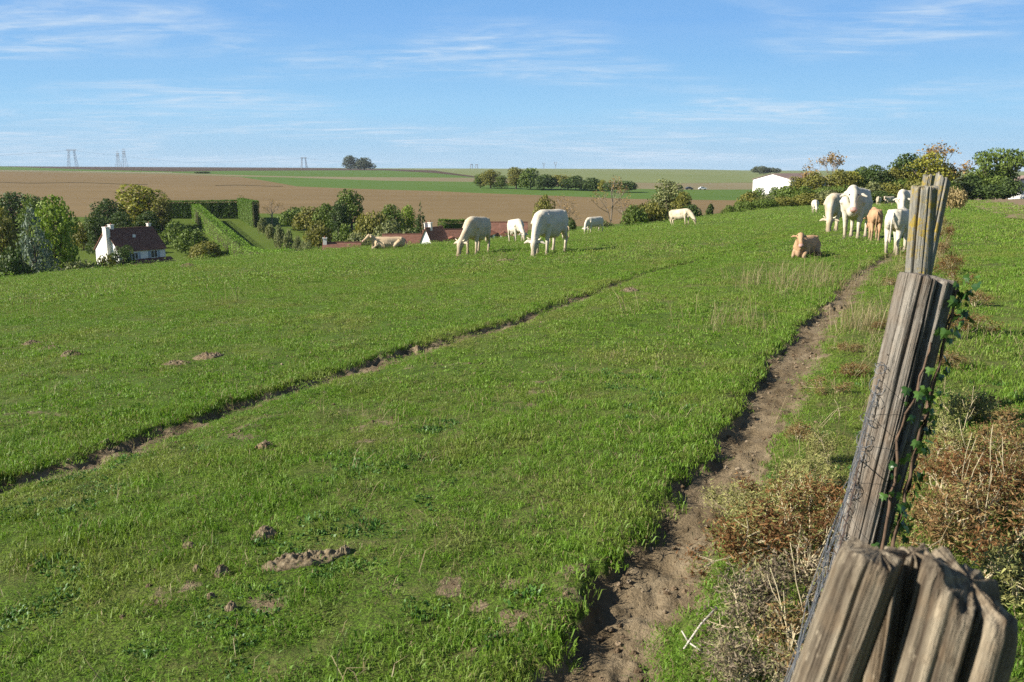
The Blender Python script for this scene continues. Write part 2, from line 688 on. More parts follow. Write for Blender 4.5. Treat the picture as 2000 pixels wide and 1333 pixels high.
M_GRASS = blade_mat('grass_blades', 0.10)
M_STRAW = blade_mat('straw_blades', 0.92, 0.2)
M_WEED = NT('weed_leaves', 0.5, 0.35)
_w = M_WEED.mix(M_WEED.attr('tint'), (0.045, 0.120, 0.018), (0.105, 0.205, 0.038))
M_WEED.color(_w).translucent(_w, 0.2)
M_WEED = M_WEED.m

# ------------------------------------------------------------------ pasture


def build_pasture():
    ang = np.concatenate([np.arange(-180, -75, 5.0), np.arange(-75, -40, 1.5), np.arange(-40, 40, 0.26), np.arange(40, 75, 1.5), np.arange(75, 180, 5.0)])
    ang = np.radians(ang)                                     # bearing from straight ahead, to the right
    rmin, ratio, nr = 0.5, 1.0103, 585
    r = rmin * ratio ** np.arange(nr)
    A, R = np.meshgrid(ang, r, indexing='ij')
    a = np.tan(np.clip(A, -1.3, 1.3))
    ymax = np.interp(np.clip(a, -1.45, 1.45), CR_A, CR_Y) * 1.12
    rmax = np.where(np.abs(A) < 1.2, np.minimum(ymax / np.cos(np.clip(A, -1.2, 1.2)), 400), 120.0)
    t = np.arange(nr)[None, :] / (nr - 1)
    R = rmin * (rmax / rmin) ** t
    X, Y = R * np.sin(A), R * np.cos(A)
    dz, dirt, dry = detail(X, Y)
    Z = g0(X, Y) + EYE + dz
    na = len(ang)
    V = np.stack([X, Y, Z], -1).reshape(-1, 3)
    i, j = np.meshgrid(np.arange(na), np.arange(nr - 1), indexing='ij')
    i2 = (i + 1) % na
    Q = np.stack([i * nr + j, i * nr + j + 1, i2 * nr + j + 1, i2 * nr + j], -1).reshape(-1, 4)
    c = len(V)
    V = np.vstack([V, [[0, 0, float(gz(0.0, 0.0))]]])
    T = np.stack([np.arange(na) * nr, np.roll(np.arange(na), -1) * nr, np.full(na, c)], -1)
    me = mesh_np('pasture', V, Q, T, True, {'dirt': np.append(dirt.ravel(), 0), 'dry': np.append(dry.ravel(), 0)})
    me.flip_normals()
    o = obj('pasture_ground', me, M_TURF)
    tag(o, kind='structure')
    return o


build_pasture()


def field_mat(name, a, b, c2, sc=0.05, rows=None, patch=0.5):
    m = NT(name, 0.95, 0.05)
    p = m.pos()
    n1, n2 = m.noise(p, sc, 5, 0.6), m.noise(p, sc * 14, 4, 0.7)
    c = m.mix(m.rng(n1, 0.3, 0.7), a, b)
    c = m.mix(m.rng(n2, 0.45, 0.75, 0, patch), c, c2)
    n3 = m.noise(m.map(p, (sc * 1.2, sc * 7, 1), rot=(0, 0, math.radians(7))), 1.0, 4, 0.6)
    c = m.mix(m.rng(n3, 0.42, 0.70, 0, 0.45), c, tuple(x * 0.80 for x in a))
    if rows:
        ang, freq, depth = rows
        w = m.n('ShaderNodeTexWave', wave_type='BANDS')
        w.inputs['Scale'].default_value = freq
        w.inputs['Distortion'].default_value = 1.2
        w.inputs['Detail'].default_value = 2
        m.t.links.new(m.map(p, (1, 1, 0), rot=(0, 0, math.radians(ang))), w.inputs[0])
        c = m.mix(m.rng(w.outputs[1], 0.2, 0.9, 0, depth), c, tuple(x * 0.6 for x in c2))
    m.color(c)
    m.bump(n2, 0.4, 0.3)
    return m.m


M_LAWN = field_mat('garden_lawn', (0.075, 0.112, 0.018), (0.092, 0.122, 0.024), (0.056, 0.086, 0.014), 0.08)
M_PLOUGH = field_mat('ploughed_earth', (0.162, 0.114, 0.054), (0.194, 0.136, 0.066), (0.216, 0.158, 0.084), 0.008, (9, 0.35, 0.14), 0.4)
M_GREEN = field_mat('young_crop', (0.080, 0.135, 0.028), (0.096, 0.148, 0.034), (0.070, 0.118, 0.025), 0.012)
M_TAN = field_mat('stubble', (0.215, 0.180, 0.105), (0.180, 0.150, 0.082), (0.155, 0.140, 0.068), 0.010)
M_DARKPL = field_mat('dark_ploughed_earth', (0.075, 0.052, 0.036), (0.088, 0.060, 0.040), (0.062, 0.044, 0.032), 0.006)
M_PALE = field_mat('pale_meadow', (0.170, 0.190, 0.078), (0.140, 0.172, 0.066), (0.195, 0.195, 0.092), 0.006)

# borders between the fields of the far slope: apparent height per picture column
BX = [-1600, 0, 170, 340, 470, 580, 750, 850, 930, 1100, 1230, 1330, 1450, 1700, 2000, 3600]
B_PLOUGH = [339, 335.8, 338.2, 341.5, 345.8, 365, 371, 374, 378, 384, 389, 390.5, 392, 394, 396, 396]
B_GREEN = [338.5, 335.6, 338, 341, 345.2, 347.5, 354, 355.5, 356.5, 365, 369, 371, 371, 372, 373, 373]
B_TAN = [336, 332.4, 335, 338.4, 343.0, 345.4, 347, 347.5, 348, 355, 358, 359.5, 358, 358, 358, 358]
B_UPGREEN = [325, 325.3, 331.5, 335.6, 334, 333.6, 333, 338.5, 347.8, 354.8, 357.8, 359.3, 357.8, 357.8, 357.8, 357.8]
B_DARK = [323.5, 325.05, 326.05, 326.8, 327.4, 327.95, 330.4, 333.4, 345.5, 354.6, 357.6, 359.1, 357.6, 357.6, 357.6, 357.6]


def far_fields():
    cols = np.concatenate([np.arange(-1500, 0, 60), np.arange(0, 2000, 10), np.arange(2000, 3500, 60)]).astype(float)
    yh = np.interp(cols, SKYL[:, 0], SKYL[:, 1])
    aa = (cols - 1000) / F_PX / 1.0125

    def dist(tab):
        return np.interp(np.maximum(np.interp(cols, BX, tab) - yh, 0), FAR_D, FAR_Y)

    yc = np.interp(aa, CR_A, CR_Y)
    y1 = np.interp(np.interp(cols, VALLEY_END[:, 0], VALLEY_END[:, 1]) - yh, FAR_D, FAR_Y)
    y1 = np.maximum(y1, yc + 60)
    borders = [yc * 1.06, y1, dist(B_PLOUGH), dist(B_GREEN), dist(B_TAN), dist(B_UPGREEN), dist(B_DARK), np.full(len(cols), 6500.0)]
    for k in range(1, len(borders)):
        borders[k] = np.maximum(borders[k], borders[k - 1])
    names = [('valley_lawn', M_LAWN, 26), ('ploughed_field', M_PLOUGH, 26), ('crop_field', M_GREEN, 10), ('stubble_field', M_TAN, 6),
             ('upper_crop_field', M_GREEN, 8), ('dark_ploughed_field', M_DARKPL, 8), ('pale_meadow_field', M_PALE, 26)]
    for k, (nm, mat, nr) in enumerate(names):
        t = np.linspace(0, 1, nr + 1)[None, :]
        lo, hi = borders[k][:, None], borders[k + 1][:, None]
        Y = lo * (hi / lo) ** t
        X = aa[:, None] * Y
        Z = g0(X, Y) + EYE
        thin = (hi - lo)[:, 0] < 0.5
        nc = len(cols)
        V = np.stack([X, Y, Z], -1).reshape(-1, 3)
        i, j = np.meshgrid(np.arange(nc - 1), np.arange(nr), indexing='ij')
        keep = ~(thin[:-1] & thin[1:])[i.ravel()]
        Q = np.stack([i * (nr + 1) + j, (i + 1) * (nr + 1) + j, (i + 1) * (nr + 1) + j + 1, i * (nr + 1) + j + 1], -1).reshape(-1, 4)[keep]
        o = obj(nm, mesh_np(nm, V, Q, None, True), mat)
        tag(o, kind='structure')


far_fields()

# tilled ground beyond the verge on the far side of the fence
def side_field():
    e = [hit(x, y)[:2] for x, y in ((1868, 386.5), (1885, 395), (1920, 410), (2000, 434), (2150, 480), (2500, 600))]
    e = np.array(e)
    us = np.linspace(0, 1, 60)
    seg = np.linspace(0, 1, len(e))
    ex, ey = np.interp(us, seg, e[:, 0]), np.interp(us, seg, e[:, 1])
    ex = ex + (fbm(us * 30, us * 0, 5, 3) - 0.5) * 1.2
    V, Q = [], []
    nt = 24
    for i in range(60):
        for j in range(nt + 1):
            t = j / nt
            X, Y = ex[i] + t * t * 130, ey[i] + t * 3
            V.append((X, Y, float(gz(X, Y, Y < 200)) + 0.05 + 0.06 * t))
    for i in range(59):
        for j in range(nt):
            a = i * (nt + 1) + j
            Q.append((a, a + 1, a + nt + 2, a + nt + 1))
    mt = field_mat('pale_tilled_earth', (0.215, 0.160, 0.098), (0.190, 0.138, 0.084), (0.250, 0.195, 0.125), 0.2)
    me = mesh_np('tilled_field', V, Q, None, True)
    me.flip_normals()
    tag(obj('tilled_field', me, mt), kind='structure')


side_field()

# rough margins between the fields: a dark unploughed strip and the chalk end of the track
def margin(pix, width, mat, name, lift=0.12):
    V = []
    for (x, y) in pix:
        px_, py_, _ = hit(x, y)
        for s in (-0.5, 0.5):
            Y = py_ * (1 + s * width / py_)
            X = px_ * (1 + s * width / py_)
            V.append((X, Y, float(gz(X, Y, False)) + lift))
    n = len(pix)
    Q = [(2 * i, 2 * i + 2, 2 * i + 3, 2 * i + 1) for i in range(n - 1)]
    o = obj(name, mesh_np(name, V, Q), mat)
    tag(o, kind='structure')


M_MARG = field_mat('rough_margin', (0.070, 0.056, 0.030), (0.085, 0.072, 0.036), (0.110, 0.090, 0.048), 0.03, None, 0.8)
M_CHALK = field_mat('chalk_track', (0.42, 0.37, 0.27), (0.36, 0.31, 0.21), (0.30, 0.27, 0.16), 0.02)
margin([(x, 356.5 + 0.0125 * x + 1.2 * math.sin(x * .03)) for x in range(-60, 300, 12)], 6.0, M_MARG, 'field_margin')
margin([(x, 361 + 0.012 * (x - 300) + 0.8 * math.sin(x * .05)) for x in range(420, 560, 12)], 5.0, M_MARG, 'field_margin_path')
margin([(x, 333.4 + 0.0155 * x) for x in range(-60, 345, 12)], 26.0, M_CHALK, 'chalk_track', 0.25)

# ------------------------------------------------------------------ grass, scattered as stuff


def blade_patch(name, rad, n, lmin, lmax, wmin, wmax, lean, mat, seed, broad=0.0, stalk=False, tufts=0, tspread=0.07):
    rg = np.random.default_rng(seed)
    rr = rad * np.sqrt(rg.random(n))
    th = rg.random(n) * 2 * math.pi
    bx, by = rr * np.cos(th), rr * np.sin(th)
    if tufts:                                       # blades spring from small crowns and spread outwards
        k = rg.integers(0, tufts, n)
        tr, ta = rad * np.sqrt(rg.random(tufts)), rg.random(tufts) * 2 * math.pi
        sp = tspread * rad
        bx, by = tr[k] * np.cos(ta[k]) + rg.normal(0, sp, n), tr[k] * np.sin(ta[k]) + rg.normal(0, sp, n)
        tsize = (0.55 + 0.9 * rg.random(tufts))[k]
    L = lmin + (lmax - lmin) * rg.random(n) ** 1.4
    W = wmin + (wmax - wmin) * rg.random(n)
    isb = rg.random(n) < broad
    W = np.where(isb, W * 2.6, W)
    L = np.where(isb, L * 0.6, L)
    az = rg.random(n) * 2 * math.pi
    ln = lean * (0.25 + 0.95 * rg.random(n))
    if tufts:
        L = L * tsize
    dx, dy = np.cos(az), np.sin(az)
    tw = rg.random(n) * math.pi
    sx, sy = np.cos(tw), np.sin(tw)
    V = np.zeros((n, 5, 3))
    h1, h2 = 0.55, 1.0
    for k, (f, s) in enumerate(((0, -1), (0, 1), (h1, 1), (h1, -1), (h2, 0))):
        ang = ln * f * 1.25
        out = L * f * np.sin(ang)
        up = L * f * np.cos(ang)
        w = W * (0.5 if f == 0 else 0.42 if f == h1 else 0) * s
        V[:, k, 0] = bx + dx * out + sx * w
        V[:, k, 1] = by + dy * out + sy * w
        V[:, k, 2] = up - (0.012 if f == 0 else 0)
    base = (np.arange(n) * 5)[:, None]
    Q = base + np.array([[0, 1, 2, 3]])
    T = base + np.array([[3, 2, 4]])
    tint = np.repeat(rg.random(n), 5)
    along = np.tile([0, 0, h1, h1, 1.0], n)
    me = mesh_np(name, V.reshape(-1, 3), Q, T, False, {'tint': tint, 'along': along})
    me.materials.append(mat)
    return bpy.data.objects.new(name, me)          # only a pattern for the scatter, not placed itself


def scatter(name, P, rot, scl, idx, variants):
    me = mesh_np(name, P)
    a = me.attributes.new('rot', 'FLOAT_VECTOR', 'POINT')
    a.data.foreach_set('vector', np.asarray(rot, np.float32).ravel())
    a = me.attributes.new('scl', 'FLOAT_VECTOR', 'POINT')
    a.data.foreach_set('vector', np.asarray(scl, np.float32).ravel())
    a = me.attributes.new('idx', 'INT', 'POINT')
    a.data.foreach_set('value', np.asarray(idx, np.int32))
    o = obj(name, me)
    ng = bpy.data.node_groups.new(name + '_scatter', 'GeometryNodeTree')
    ng.interface.new_socket('Geometry', in_out='INPUT', socket_type='NodeSocketGeometry')
    ng.interface.new_socket('Geometry', in_out='OUTPUT', socket_type='NodeSocketGeometry')
    N, Lk = ng.nodes, ng.links
    gi, go = N.new('NodeGroupInput'), N.new('NodeGroupOutput')
    iop = N.new('GeometryNodeInstanceOnPoints')
    jn = N.new('GeometryNodeJoinGeometry')
    for v in reversed(variants):
        oi = N.new('GeometryNodeObjectInfo')
        oi.inputs['Object'].default_value = v
        oi.inputs['As Instance'].default_value = False
        g2 = N.new('GeometryNodeGeometryToInstance')
        Lk.new(oi.outputs['Geometry'], g2.inputs[0])
        Lk.new(g2.outputs[0], jn.inputs[0])
    Lk.new(gi.outputs[0], iop.inputs['Points'])
    Lk.new(jn.outputs[0], iop.inputs['Instance'])
    iop.inputs['Pick Instance'].default_value = True

    def named(nm, ty):
        x = N.new('GeometryNodeInputNamedAttribute')
        x.data_type = ty
        x.inputs['Name'].default_value = nm
        return x.outputs['Attribute']

    e2r = N.new('FunctionNodeEulerToRotation')
    Lk.new(named('rot', 'FLOAT_VECTOR'), e2r.inputs[0])
    Lk.new(e2r.outputs[0], iop.inputs['Rotation'])
    Lk.new(named('scl', 'FLOAT_VECTOR'), iop.inputs['Scale'])
    Lk.new(named('idx', 'INT'), iop.inputs['Instance Index'])
    Lk.new(iop.outputs[0], go.inputs[0])
    md = o.modifiers.new('scatter', 'NODES')
    md.node_group = ng
    return tag(o, kind='stuff')


def polar_points(r0, r1, dens, rg, half=39.0):
    n = int(dens * math.radians(2 * half) / 2 * (r1 ** 2 - r0 ** 2))
    r = np.sqrt(r0 ** 2 + (r1 ** 2 - r0 ** 2) * rg.random(n))
    th = np.radians((rg.random(n) * 2 - 1) * half)
    return r * np.sin(th), r * np.cos(th)


def hug(X, Y, rad):
    """Narrows the patches that would spill over a trodden path."""
    k = np.ones(X.shape)
    for P, w in ((PATH_A, 0.12), (PATH_B, 0.09)):
        s, _ = path_dist(X, Y, P)
        k = np.minimum(k, np.clip((np.abs(s) - w) / rad, 0.16 if rad < 0.5 else 0.09, 1))
    return k


def grow_grass():
    rg = np.random.default_rng(5)
    lods = [(0.9, 7.0, 120, 0.14, 170, 0.014, 0.044, 0.0016, 0.0036, 1.55, 7, 0.06),
            (6.4, 22.0, 30, 0.25, 220, 0.012, 0.032, 0.0030, 0.0060, 1.6, 5, 0.05),
            (20.0, 68.0, 3.0, 0.70, 220, 0.022, 0.058, 0.010, 0.019, 1.5, 4, 0.0),
            (62.0, 185.0, 0.36, 1.60, 220, 0.03, 0.07, 0.035, 0.060, 1.2, 3, 0.0)]
    Ps, Rs, Ss, Is, variants = [], [], [], [], []
    for li, (r0, r1, dens, rad, nb, l0, l1, w0, w1, lean, nv, broad) in enumerate(lods):
        first = len(variants)
        for v in range(nv):
            variants.append(blade_patch('grass_patch', rad, nb, l0, l1, w0, w1, lean, M_GRASS, 100 + li * 10 + v, broad, False, (9, 14, 30, 40)[li], (0.17, 0.13, 0.08, 0.06)[li]))
        if li == 0:                                  # low flat weeds among the near grass
            for v in range(2):
                variants.append(blade_patch('weed_patch', 0.085, 75, 0.012, 0.026, 0.006, 0.012, 1.5, M_WEED, 170 + v))
        X, Y = polar_points(r0, r1, dens, rg)
        a = np.clip(X / np.maximum(Y, 4), -1.45, 1.45)
        ok = Y < np.interp(a, CR_A, CR_Y) * 1.05
        dz, dirt, dry = detail(X, Y)
        fs = fence_side(X, Y)
        sb_, _ = path_dist(X, Y, PATH_B)
        ok &= rg.random(len(X)) > dirt * np.where(np.abs(sb_) < 0.3, 1.5, 1.35)
        gap = sstep(0.46, 0.36, fbm(X * 8, Y * 8, 87, 3))                # thin spots in the sward near by
        ok &= rg.random(len(X)) > gap * 0.55 * (1 - sstep(5, 14, np.hypot(X, Y)))
        ok &= rg.random(len(X)) > dry * np.where(np.abs(fs) < 1.2, 0.25, 0.15)
        # none on the tilled field beyond the verge
        px = 1000 + X / np.maximum(Y, 1) * F_PX
        ok &= ~((fs > 6) & (X > np.interp(Y, [20, 60, 110, 170], [14, 33.5, 57, 87])))
        X, Y, dz, dirt, dry, fs = (q[ok] for q in (X, Y, dz, dirt, dry, fs))
        Z = g0(X, Y) + EYE + dz
        n = len(X)
        hgt = 0.50 + 0.9 * fbm(X * 1.6, Y * 1.6, 81, 3) ** 1.5 + 0.70 * sstep(0.54, 0.70, fbm(X * 4.1, Y * 4.1, 83, 3))
        hgt = hgt * (1 - 0.5 * dirt)
        # longer tufts hang over the left bank of the near path and along the far bank of the other
        for P in (PATH_A, PATH_B):
            s, _ = path_dist(X, Y, P)
            hgt = hgt + 0.30 * np.exp(-((s + 0.26) / 0.12) ** 2)
            hgt = hgt * (1 - 0.62 * np.exp(-((s - 0.32) / 0.26) ** 2))
        hgt = hgt * np.where(fs > 0.3, 1.1, 0.85)
        Ps.append(np.stack([X, Y, Z], -1))
        Rs.append(np.stack([rg.normal(0, 0.10, n), rg.normal(0, 0.10, n), rg.random(n) * 6.283], -1))
        sc = (0.8 + 0.4 * rg.random(n)) * hug(X, Y, rad)
        Ss.append(np.stack([sc, sc, hgt], -1))
        ii = first + rg.integers(0, nv, n)
        if li == 0:
            wd = (fbm(X * 2.2, Y * 2.2, 95, 3) > 0.60) & (rg.random(n) < 0.35)
            ii = np.where(wd, first + nv + rg.integers(0, 2, n), ii)
        Is.append(ii)
    # fine tufts fringing the paths
    fr0 = len(variants)
    for v in range(4):
        variants.append(blade_patch('fringe_tuft', 0.06, 26, 0.014, 0.040, 0.0022, 0.0048, 1.5, M_GRASS, 190 + v))
    for P in (PATH_A, PATH_B):
        seg = np.linalg.norm(np.diff(P, axis=0), axis=1)
        cum = np.concatenate([[0], np.cumsum(seg)])
        cnt = int(cum[-1] * 260)
        al = cum[-1] * rg.random(cnt) ** 1.6
        off = rg.normal(0, 0.30, cnt)
        i = np.clip(np.searchsorted(cum, al) - 1, 0, len(seg) - 1)
        t = (al - cum[i]) / seg[i]
        d = (P[i + 1] - P[i]) / seg[i][:, None]
        X = P[i, 0] + d[:, 0] * seg[i] * t + d[:, 1] * off
        Y = P[i, 1] + d[:, 1] * seg[i] * t - d[:, 0] * off
        dz, dirt, dry = detail(X, Y)
        ok = rg.random(cnt) > dirt * 1.2
        X, Y, dz = X[ok], Y[ok], dz[ok]
        n = len(X)
        s, _ = path_dist(X, Y, P)
        Ps.append(np.stack([X, Y, g0(X, Y) + EYE + dz], -1))
        Rs.append(np.stack([rg.normal(0, .1, n), rg.normal(0, .1, n), rg.random(n) * 6.283], -1))
        sc = (0.8 + 0.5 * rg.random(n)) * np.clip(np.hypot(X, Y) / 9, 1, 2.5)
        hg = (0.7 + 0.6 * rg.random(n)) * np.where(s < 0, 1.15, 0.7)
        Ss.append(np.stack([sc, sc, hg], -1))
        Is.append(fr0 + rg.integers(0, 4, n))
    scatter('grass', np.vstack(Ps), np.vstack(Rs), np.vstack(Ss), np.concatenate(Is), variants)

    # dry straw and pale stalks
    Ps, Rs, Ss, Is, variants = [], [], [], [], []
    variants.append(blade_patch('straw_patch', 0.12, 16, 0.05, 0.16, 0.0015, 0.003, 1.1, M_STRAW, 301))
    variants.append(blade_patch('straw_patch', 0.10, 9, 0.14, 0.34, 0.0016, 0.003, 0.55, M_STRAW, 302))
    variants.append(blade_patch('straw_patch', 0.30, 14, 0.15, 0.42, 0.004, 0.008, 0.5, M_STRAW, 303))
    for r0, r1, dens, vs, thr in ((1.2, 9, 9, (0,), 0), (1.2, 9, 22, (0, 1), 1), (9, 45, 0.10, (2,), 0), (9, 45, 1.5, (2,), 1)):
        X, Y = polar_points(r0, r1, dens, rg)
        dz, dirt, dry = detail(X, Y)
        fs = fence_side(X, Y)
        if thr:
            ok = rg.random(len(X)) < np.exp(-((fs + 0.1) / 0.55) ** 2)
        else:
            ok = rg.random(len(X)) < 0.25 + 0.75 * dry
        sA, _ = path_dist(X, Y, PATH_A)
        ok &= np.abs(sA) > 0.18
        X, Y, dz = X[ok], Y[ok], dz[ok]
        n = len(X)
        Ps.append(np.stack([X, Y, g0(X, Y) + EYE + dz], -1))
        Rs.append(np.stack([rg.normal(0, 0.2, n), rg.normal(0, 0.2, n), rg.random(n) * 6.283], -1))
        sc = 0.6 + 0.8 * rg.random(n)
        Ss.append(np.stack([sc, sc, sc], -1))
        Is.append(rg.choice(vs, n))
    # wisps standing on the pasture beyond the far path
    for cx, cy, sp, cnt in ((1285, 492, 40, 22), (1600, 555, 60, 60), (1500, 560, 40, 20), (980, 505, 30, 10), (1420, 640, 40, 14), (1690, 640, 30, 30), (1240, 505, 30, 8)):
        for _ in range(cnt):
            x, y, _z = hit(cx + rg.normal(0, sp), cy + rg.normal(0, sp * 0.25))
            Ps.append(np.array([[x, y, float(gz(x, y))]]))
            Rs.append(np.array([[rg.normal(0, .15), rg.normal(0, .15), rg.random() * 6.28]]))
            k = 0.6 + 0.6 * rg.random()
            Ss.append(np.array([[k * .6, k * .6, k]]))
            Is.append(np.array([2]))
    scatter('dry_grass', np.vstack(Ps), np.vstack(Rs), np.vstack(Ss), np.concatenate(Is), variants)


grow_grass()

# crumbs of earth on the trodden paths
def soil_crumbs():
    rg = np.random.default_rng(77)
    vars_ = []
    m = NT('earth_crumbs', 0.98, 0.05)
    oi = m.n('ShaderNodeObjectInfo').outputs['Random']
    m.color(m.ramp(oi, [(0.0, (0.080, 0.056, 0.034)), (0.6, (0.170, 0.122, 0.076)), (1.0, (0.260, 0.205, 0.140))]))
    for v in range(4):
        mb = MB()
        mb.ball((0, 0, 0.2), (1, 0.8, 0.6), 8, 6)
        V = np.array(mb.v) + rg.normal(0, 0.13, (len(mb.v), 3))
        me = bpy.data.meshes.new('crumb')
        me.from_pydata([tuple(q) for q in V], [], mb.f)
        me.materials.append(m.m)
        vars_.append(bpy.data.objects.new('crumb', me))
    X, Y = polar_points(1.5, 14, 420, rg, 34)
    dz, dirt, dry = detail(X, Y)
    ok = rg.random(len(X)) < dirt * 0.75
    X, Y, dz = X[ok], Y[ok], dz[ok]
    n = len(X)
    sz = 0.0025 + 0.013 * rg.random(n) ** 3.2
    scatter('soil_crumbs', np.stack([X, Y, g0(X, Y) + EYE + dz], -1), np.stack([rg.normal(0, .3, n), rg.normal(0, .3, n), rg.random(n) * 6.28], -1),
            np.stack([sz, sz, sz], -1), rg.integers(0, 4, n), vars_)


soil_crumbs()

# ------------------------------------------------------------------ trees, bushes, hedges


def leaf_mat(name, tr=0.22):
    m = NT(name, 0.6, 0.25)
    oi = m.n('ShaderNodeObjectInfo')
    t = m.attr('tint')
    base = m.mix(1.0, oi.outputs['Color'], (1.4, 1.36, 1.2), 'MULTIPLY')
    c = m.mix(m.rng(t, 0.0, 1.0), m.mix(1.0, base, (0.72, 0.74, 0.7), 'MULTIPLY'), m.mix(1.0, base, (1.4, 1.32, 1.2), 'MULTIPLY'))
    nz = m.noise(m.pos(), 0.35, 3)
    c = m.mix(m.rng(nz, 0.5, 0.75, 0, 0.35), c, m.mix(1.0, base, (1.35, 1.12, 0.7), 'MULTIPLY'))
    m.color(c)
    m.translucent(m.mix(1.0, c, (1.2, 1.3, 0.7), 'MULTIPLY'), tr)
    return m.m


M_LEAF = leaf_mat('foliage')
M_BARK = plain('bark', (0.115, 0.088, 0.066), 0.9, 0.1, 0.35, 9, 0.4)
M_TWIG = plain('pale_twigs', (0.24, 0.195, 0.150), 0.9, 0.1, 0.25, 9)


def leaves_on(pts, nrm, size, rg, tilt=0.9, aspect=1.0, cup=True):
    """Leaf sprays (pairs of small pointed faces) at points, roughly facing nrm."""
    n = len(pts)
    d = nrm + rg.normal(0, tilt, (n, 3))
    d /= np.linalg.norm(d, axis=1)[:, None] + 1e-9
    r = rg.normal(0, 1, (n, 3))
    u = np.cross(d, r)
    u /= np.linalg.norm(u, axis=1)[:, None] + 1e-9
    v = np.cross(d, u)
    s = (size * (0.55 + 0.9 * rg.random(n)))[:, None]
    w = s * aspect
    V = np.stack([pts - u * w * 0.5, pts - v * s * 0.55 + d * s * 0.1, pts + u * w * 0.5, pts + v * s * 0.55 - d * s * 0.12], 1)
    Q = (np.arange(n) * 4)[:, None] + np.array([[0, 1, 2, 3]])
    return V.reshape(-1, 3), Q, np.repeat(rg.random(n), 4)


def crown_mesh(seed, kind):
    """Unit tree: height 1, crown about `spread` wide. Returns (crown mesh, trunk mesh)."""
    rg = np.random.default_rng(seed)
    blobs = []
    tb = MB()
    if kind == 'round':
        base, lobes, spread = 0.08, 21, 0.40
        for i in range(lobes):
            z = base + 0.10 + 0.68 * (i + 0.5) / lobes
            f = math.sin(math.pi * min(1, max(0.16, (z - 0.0) / 0.96))) ** 0.6
            a = i * 2.4 + rg.normal(0, 0.3)
            q = spread * f * (0.35 + 0.5 * rg.random())
            r = 0.115 + 0.075 * rg.random()
            blobs.append((q * math.cos(a), q * math.sin(a), z + rg.normal(0, 0.03), r, r * 0.85))
        blobs.append((0.03, 0, 0.86, 0.14, 0.13))
    elif kind == 'bush':
        for i in range(15):
            a = i * 2.4 + rg.normal(0, 0.4)
            q = 0.50 * math.sqrt((i + 0.3) / 15) * (0.8 + 0.4 * rg.random())
            r = 0.20 + 0.12 * rg.random()
            z = 0.20 + 0.55 * (1 - (q / 0.6) ** 2) * (0.45 + 0.6 * rg.random())
            blobs.append((q * math.cos(a), q * math.sin(a), z, r, r * 0.9))
    elif kind == 'open':
        for i in range(17):
            a = i * 2.4
            q = 0.08 + 0.36 * rg.random()
            z = 0.42 + 0.46 * rg.random() - 0.2 * q
            r = 0.10 + 0.075 * rg.random()
            blobs.append((q * math.cos(a), q * math.sin(a), z, r * 1.25, r * 0.8))
    elif kind == 'conifer':
        for i in range(26):
            t = i / 25
            z = 0.06 + 0.86 * t
            q = 0.24 * (1 - t) ** 0.9
            for k in range(3 if t < 0.8 else 1):
                a = i * 2.1 + k * 2.1 + rg.normal(0, 0.3)
                r = 0.03 + 0.075 * (1 - t)
                blobs.append((q * math.cos(a), q * math.sin(a), z - 0.2 * q, r, r * 0.62))
        blobs.append((0, 0, 0.96, 0.022, 0.05))
    elif kind == 'cedar':
        for i in range(20):
            t = i / 19
            z = 0.10 + 0.80 * t
            q = 0.34 * (1 - t) ** 0.6 * (0.75 + 0.4 * rg.random())
            for k in range(4 if t < 0.7 else 2):
                a = i * 2.3 + k * 1.6 + rg.normal(0, 0.3)
                r = 0.055 + 0.06 * (1 - t)
                blobs.append((q * math.cos(a), q * math.sin(a), z - 0.10 * q, r, r * 0.75))
        blobs.append((0, 0, 0.94, 0.05, 0.06))
    elif kind == 'column':
        for i in range(12):
            t = i / 11
            blobs.append((0.02 * rg.normal(), 0.02 * rg.normal(), 0.08 + 0.82 * t, 0.13 * math.sin(0.5 + 2.3 * t), 0.10))
    P, Nn = [], []
    tot = sum(b[3] ** 2 for b in blobs)
    N = {'round': 3600, 'bush': 2800, 'open': 3200, 'conifer': 3200, 'cedar': 3600, 'column': 1500}[kind]
    for (x, y, z, r, rz) in blobs:
        k = max(12, int(N * r * r / tot))
        d = rg.normal(0, 1, (k, 3))
        d /= np.linalg.norm(d, axis=1)[:, None]
        rad = 0.72 + 0.36 * rg.random(k) ** 0.8
        p = np.array([x, y, z]) + d * rad[:, None] * np.array([r, r, rz])
        P.append(p)
        out = d * 0.8 + (p - np.array([0, 0, 0.45])) * 0.6
        Nn.append(out)
    P, Nn = np.vstack(P), np.vstack(Nn)
    keep = P[:, 2] > 0.01
    P, Nn = P[keep], Nn[keep]
    Nn /= np.linalg.norm(Nn, axis=1)[:, None] + 1e-9
    size = {'round': 0.036, 'bush': 0.060, 'open': 0.036, 'conifer': 0.026, 'cedar': 0.032, 'column': 0.045}[kind]
    V, Q, t = leaves_on(P, Nn, size, rg, 0.75)
    me = mesh_np('crown', V, Q, None, False, {'tint': t})
    # trunk and limbs
    r0 = {'round': 0.032, 'bush': 0.020, 'open': 0.034, 'conifer': 0.022, 'cedar': 0.026, 'column': 0.02}[kind]
    top = 0.72 if kind != 'bush' else 0.5
    tb.loft([(0, 0, -0.05), (0.004, 0, 0.05), (0.01, 0.008, top * 0.5), (0, 0, top)], [r0 * 1.35, r0, r0 * 0.7, r0 * 0.25], 8)
    for (x, y, z, r, rz) in blobs[:: (1 if kind in ('open', 'round', 'bush') else 5)]:
        z0 = max(0.08 if kind == 'bush' else 0.18, z * 0.55)
        mid = (x * 0.55, y * 0.55, z0 + (z - z0) * 0.45)
        tb.loft([(0, 0, z0), mid, (x, y, z)], [r0 * 0.5, r0 * 0.34, r0 * 0.1], 6)
    return me, tb.mesh('trunk', True)


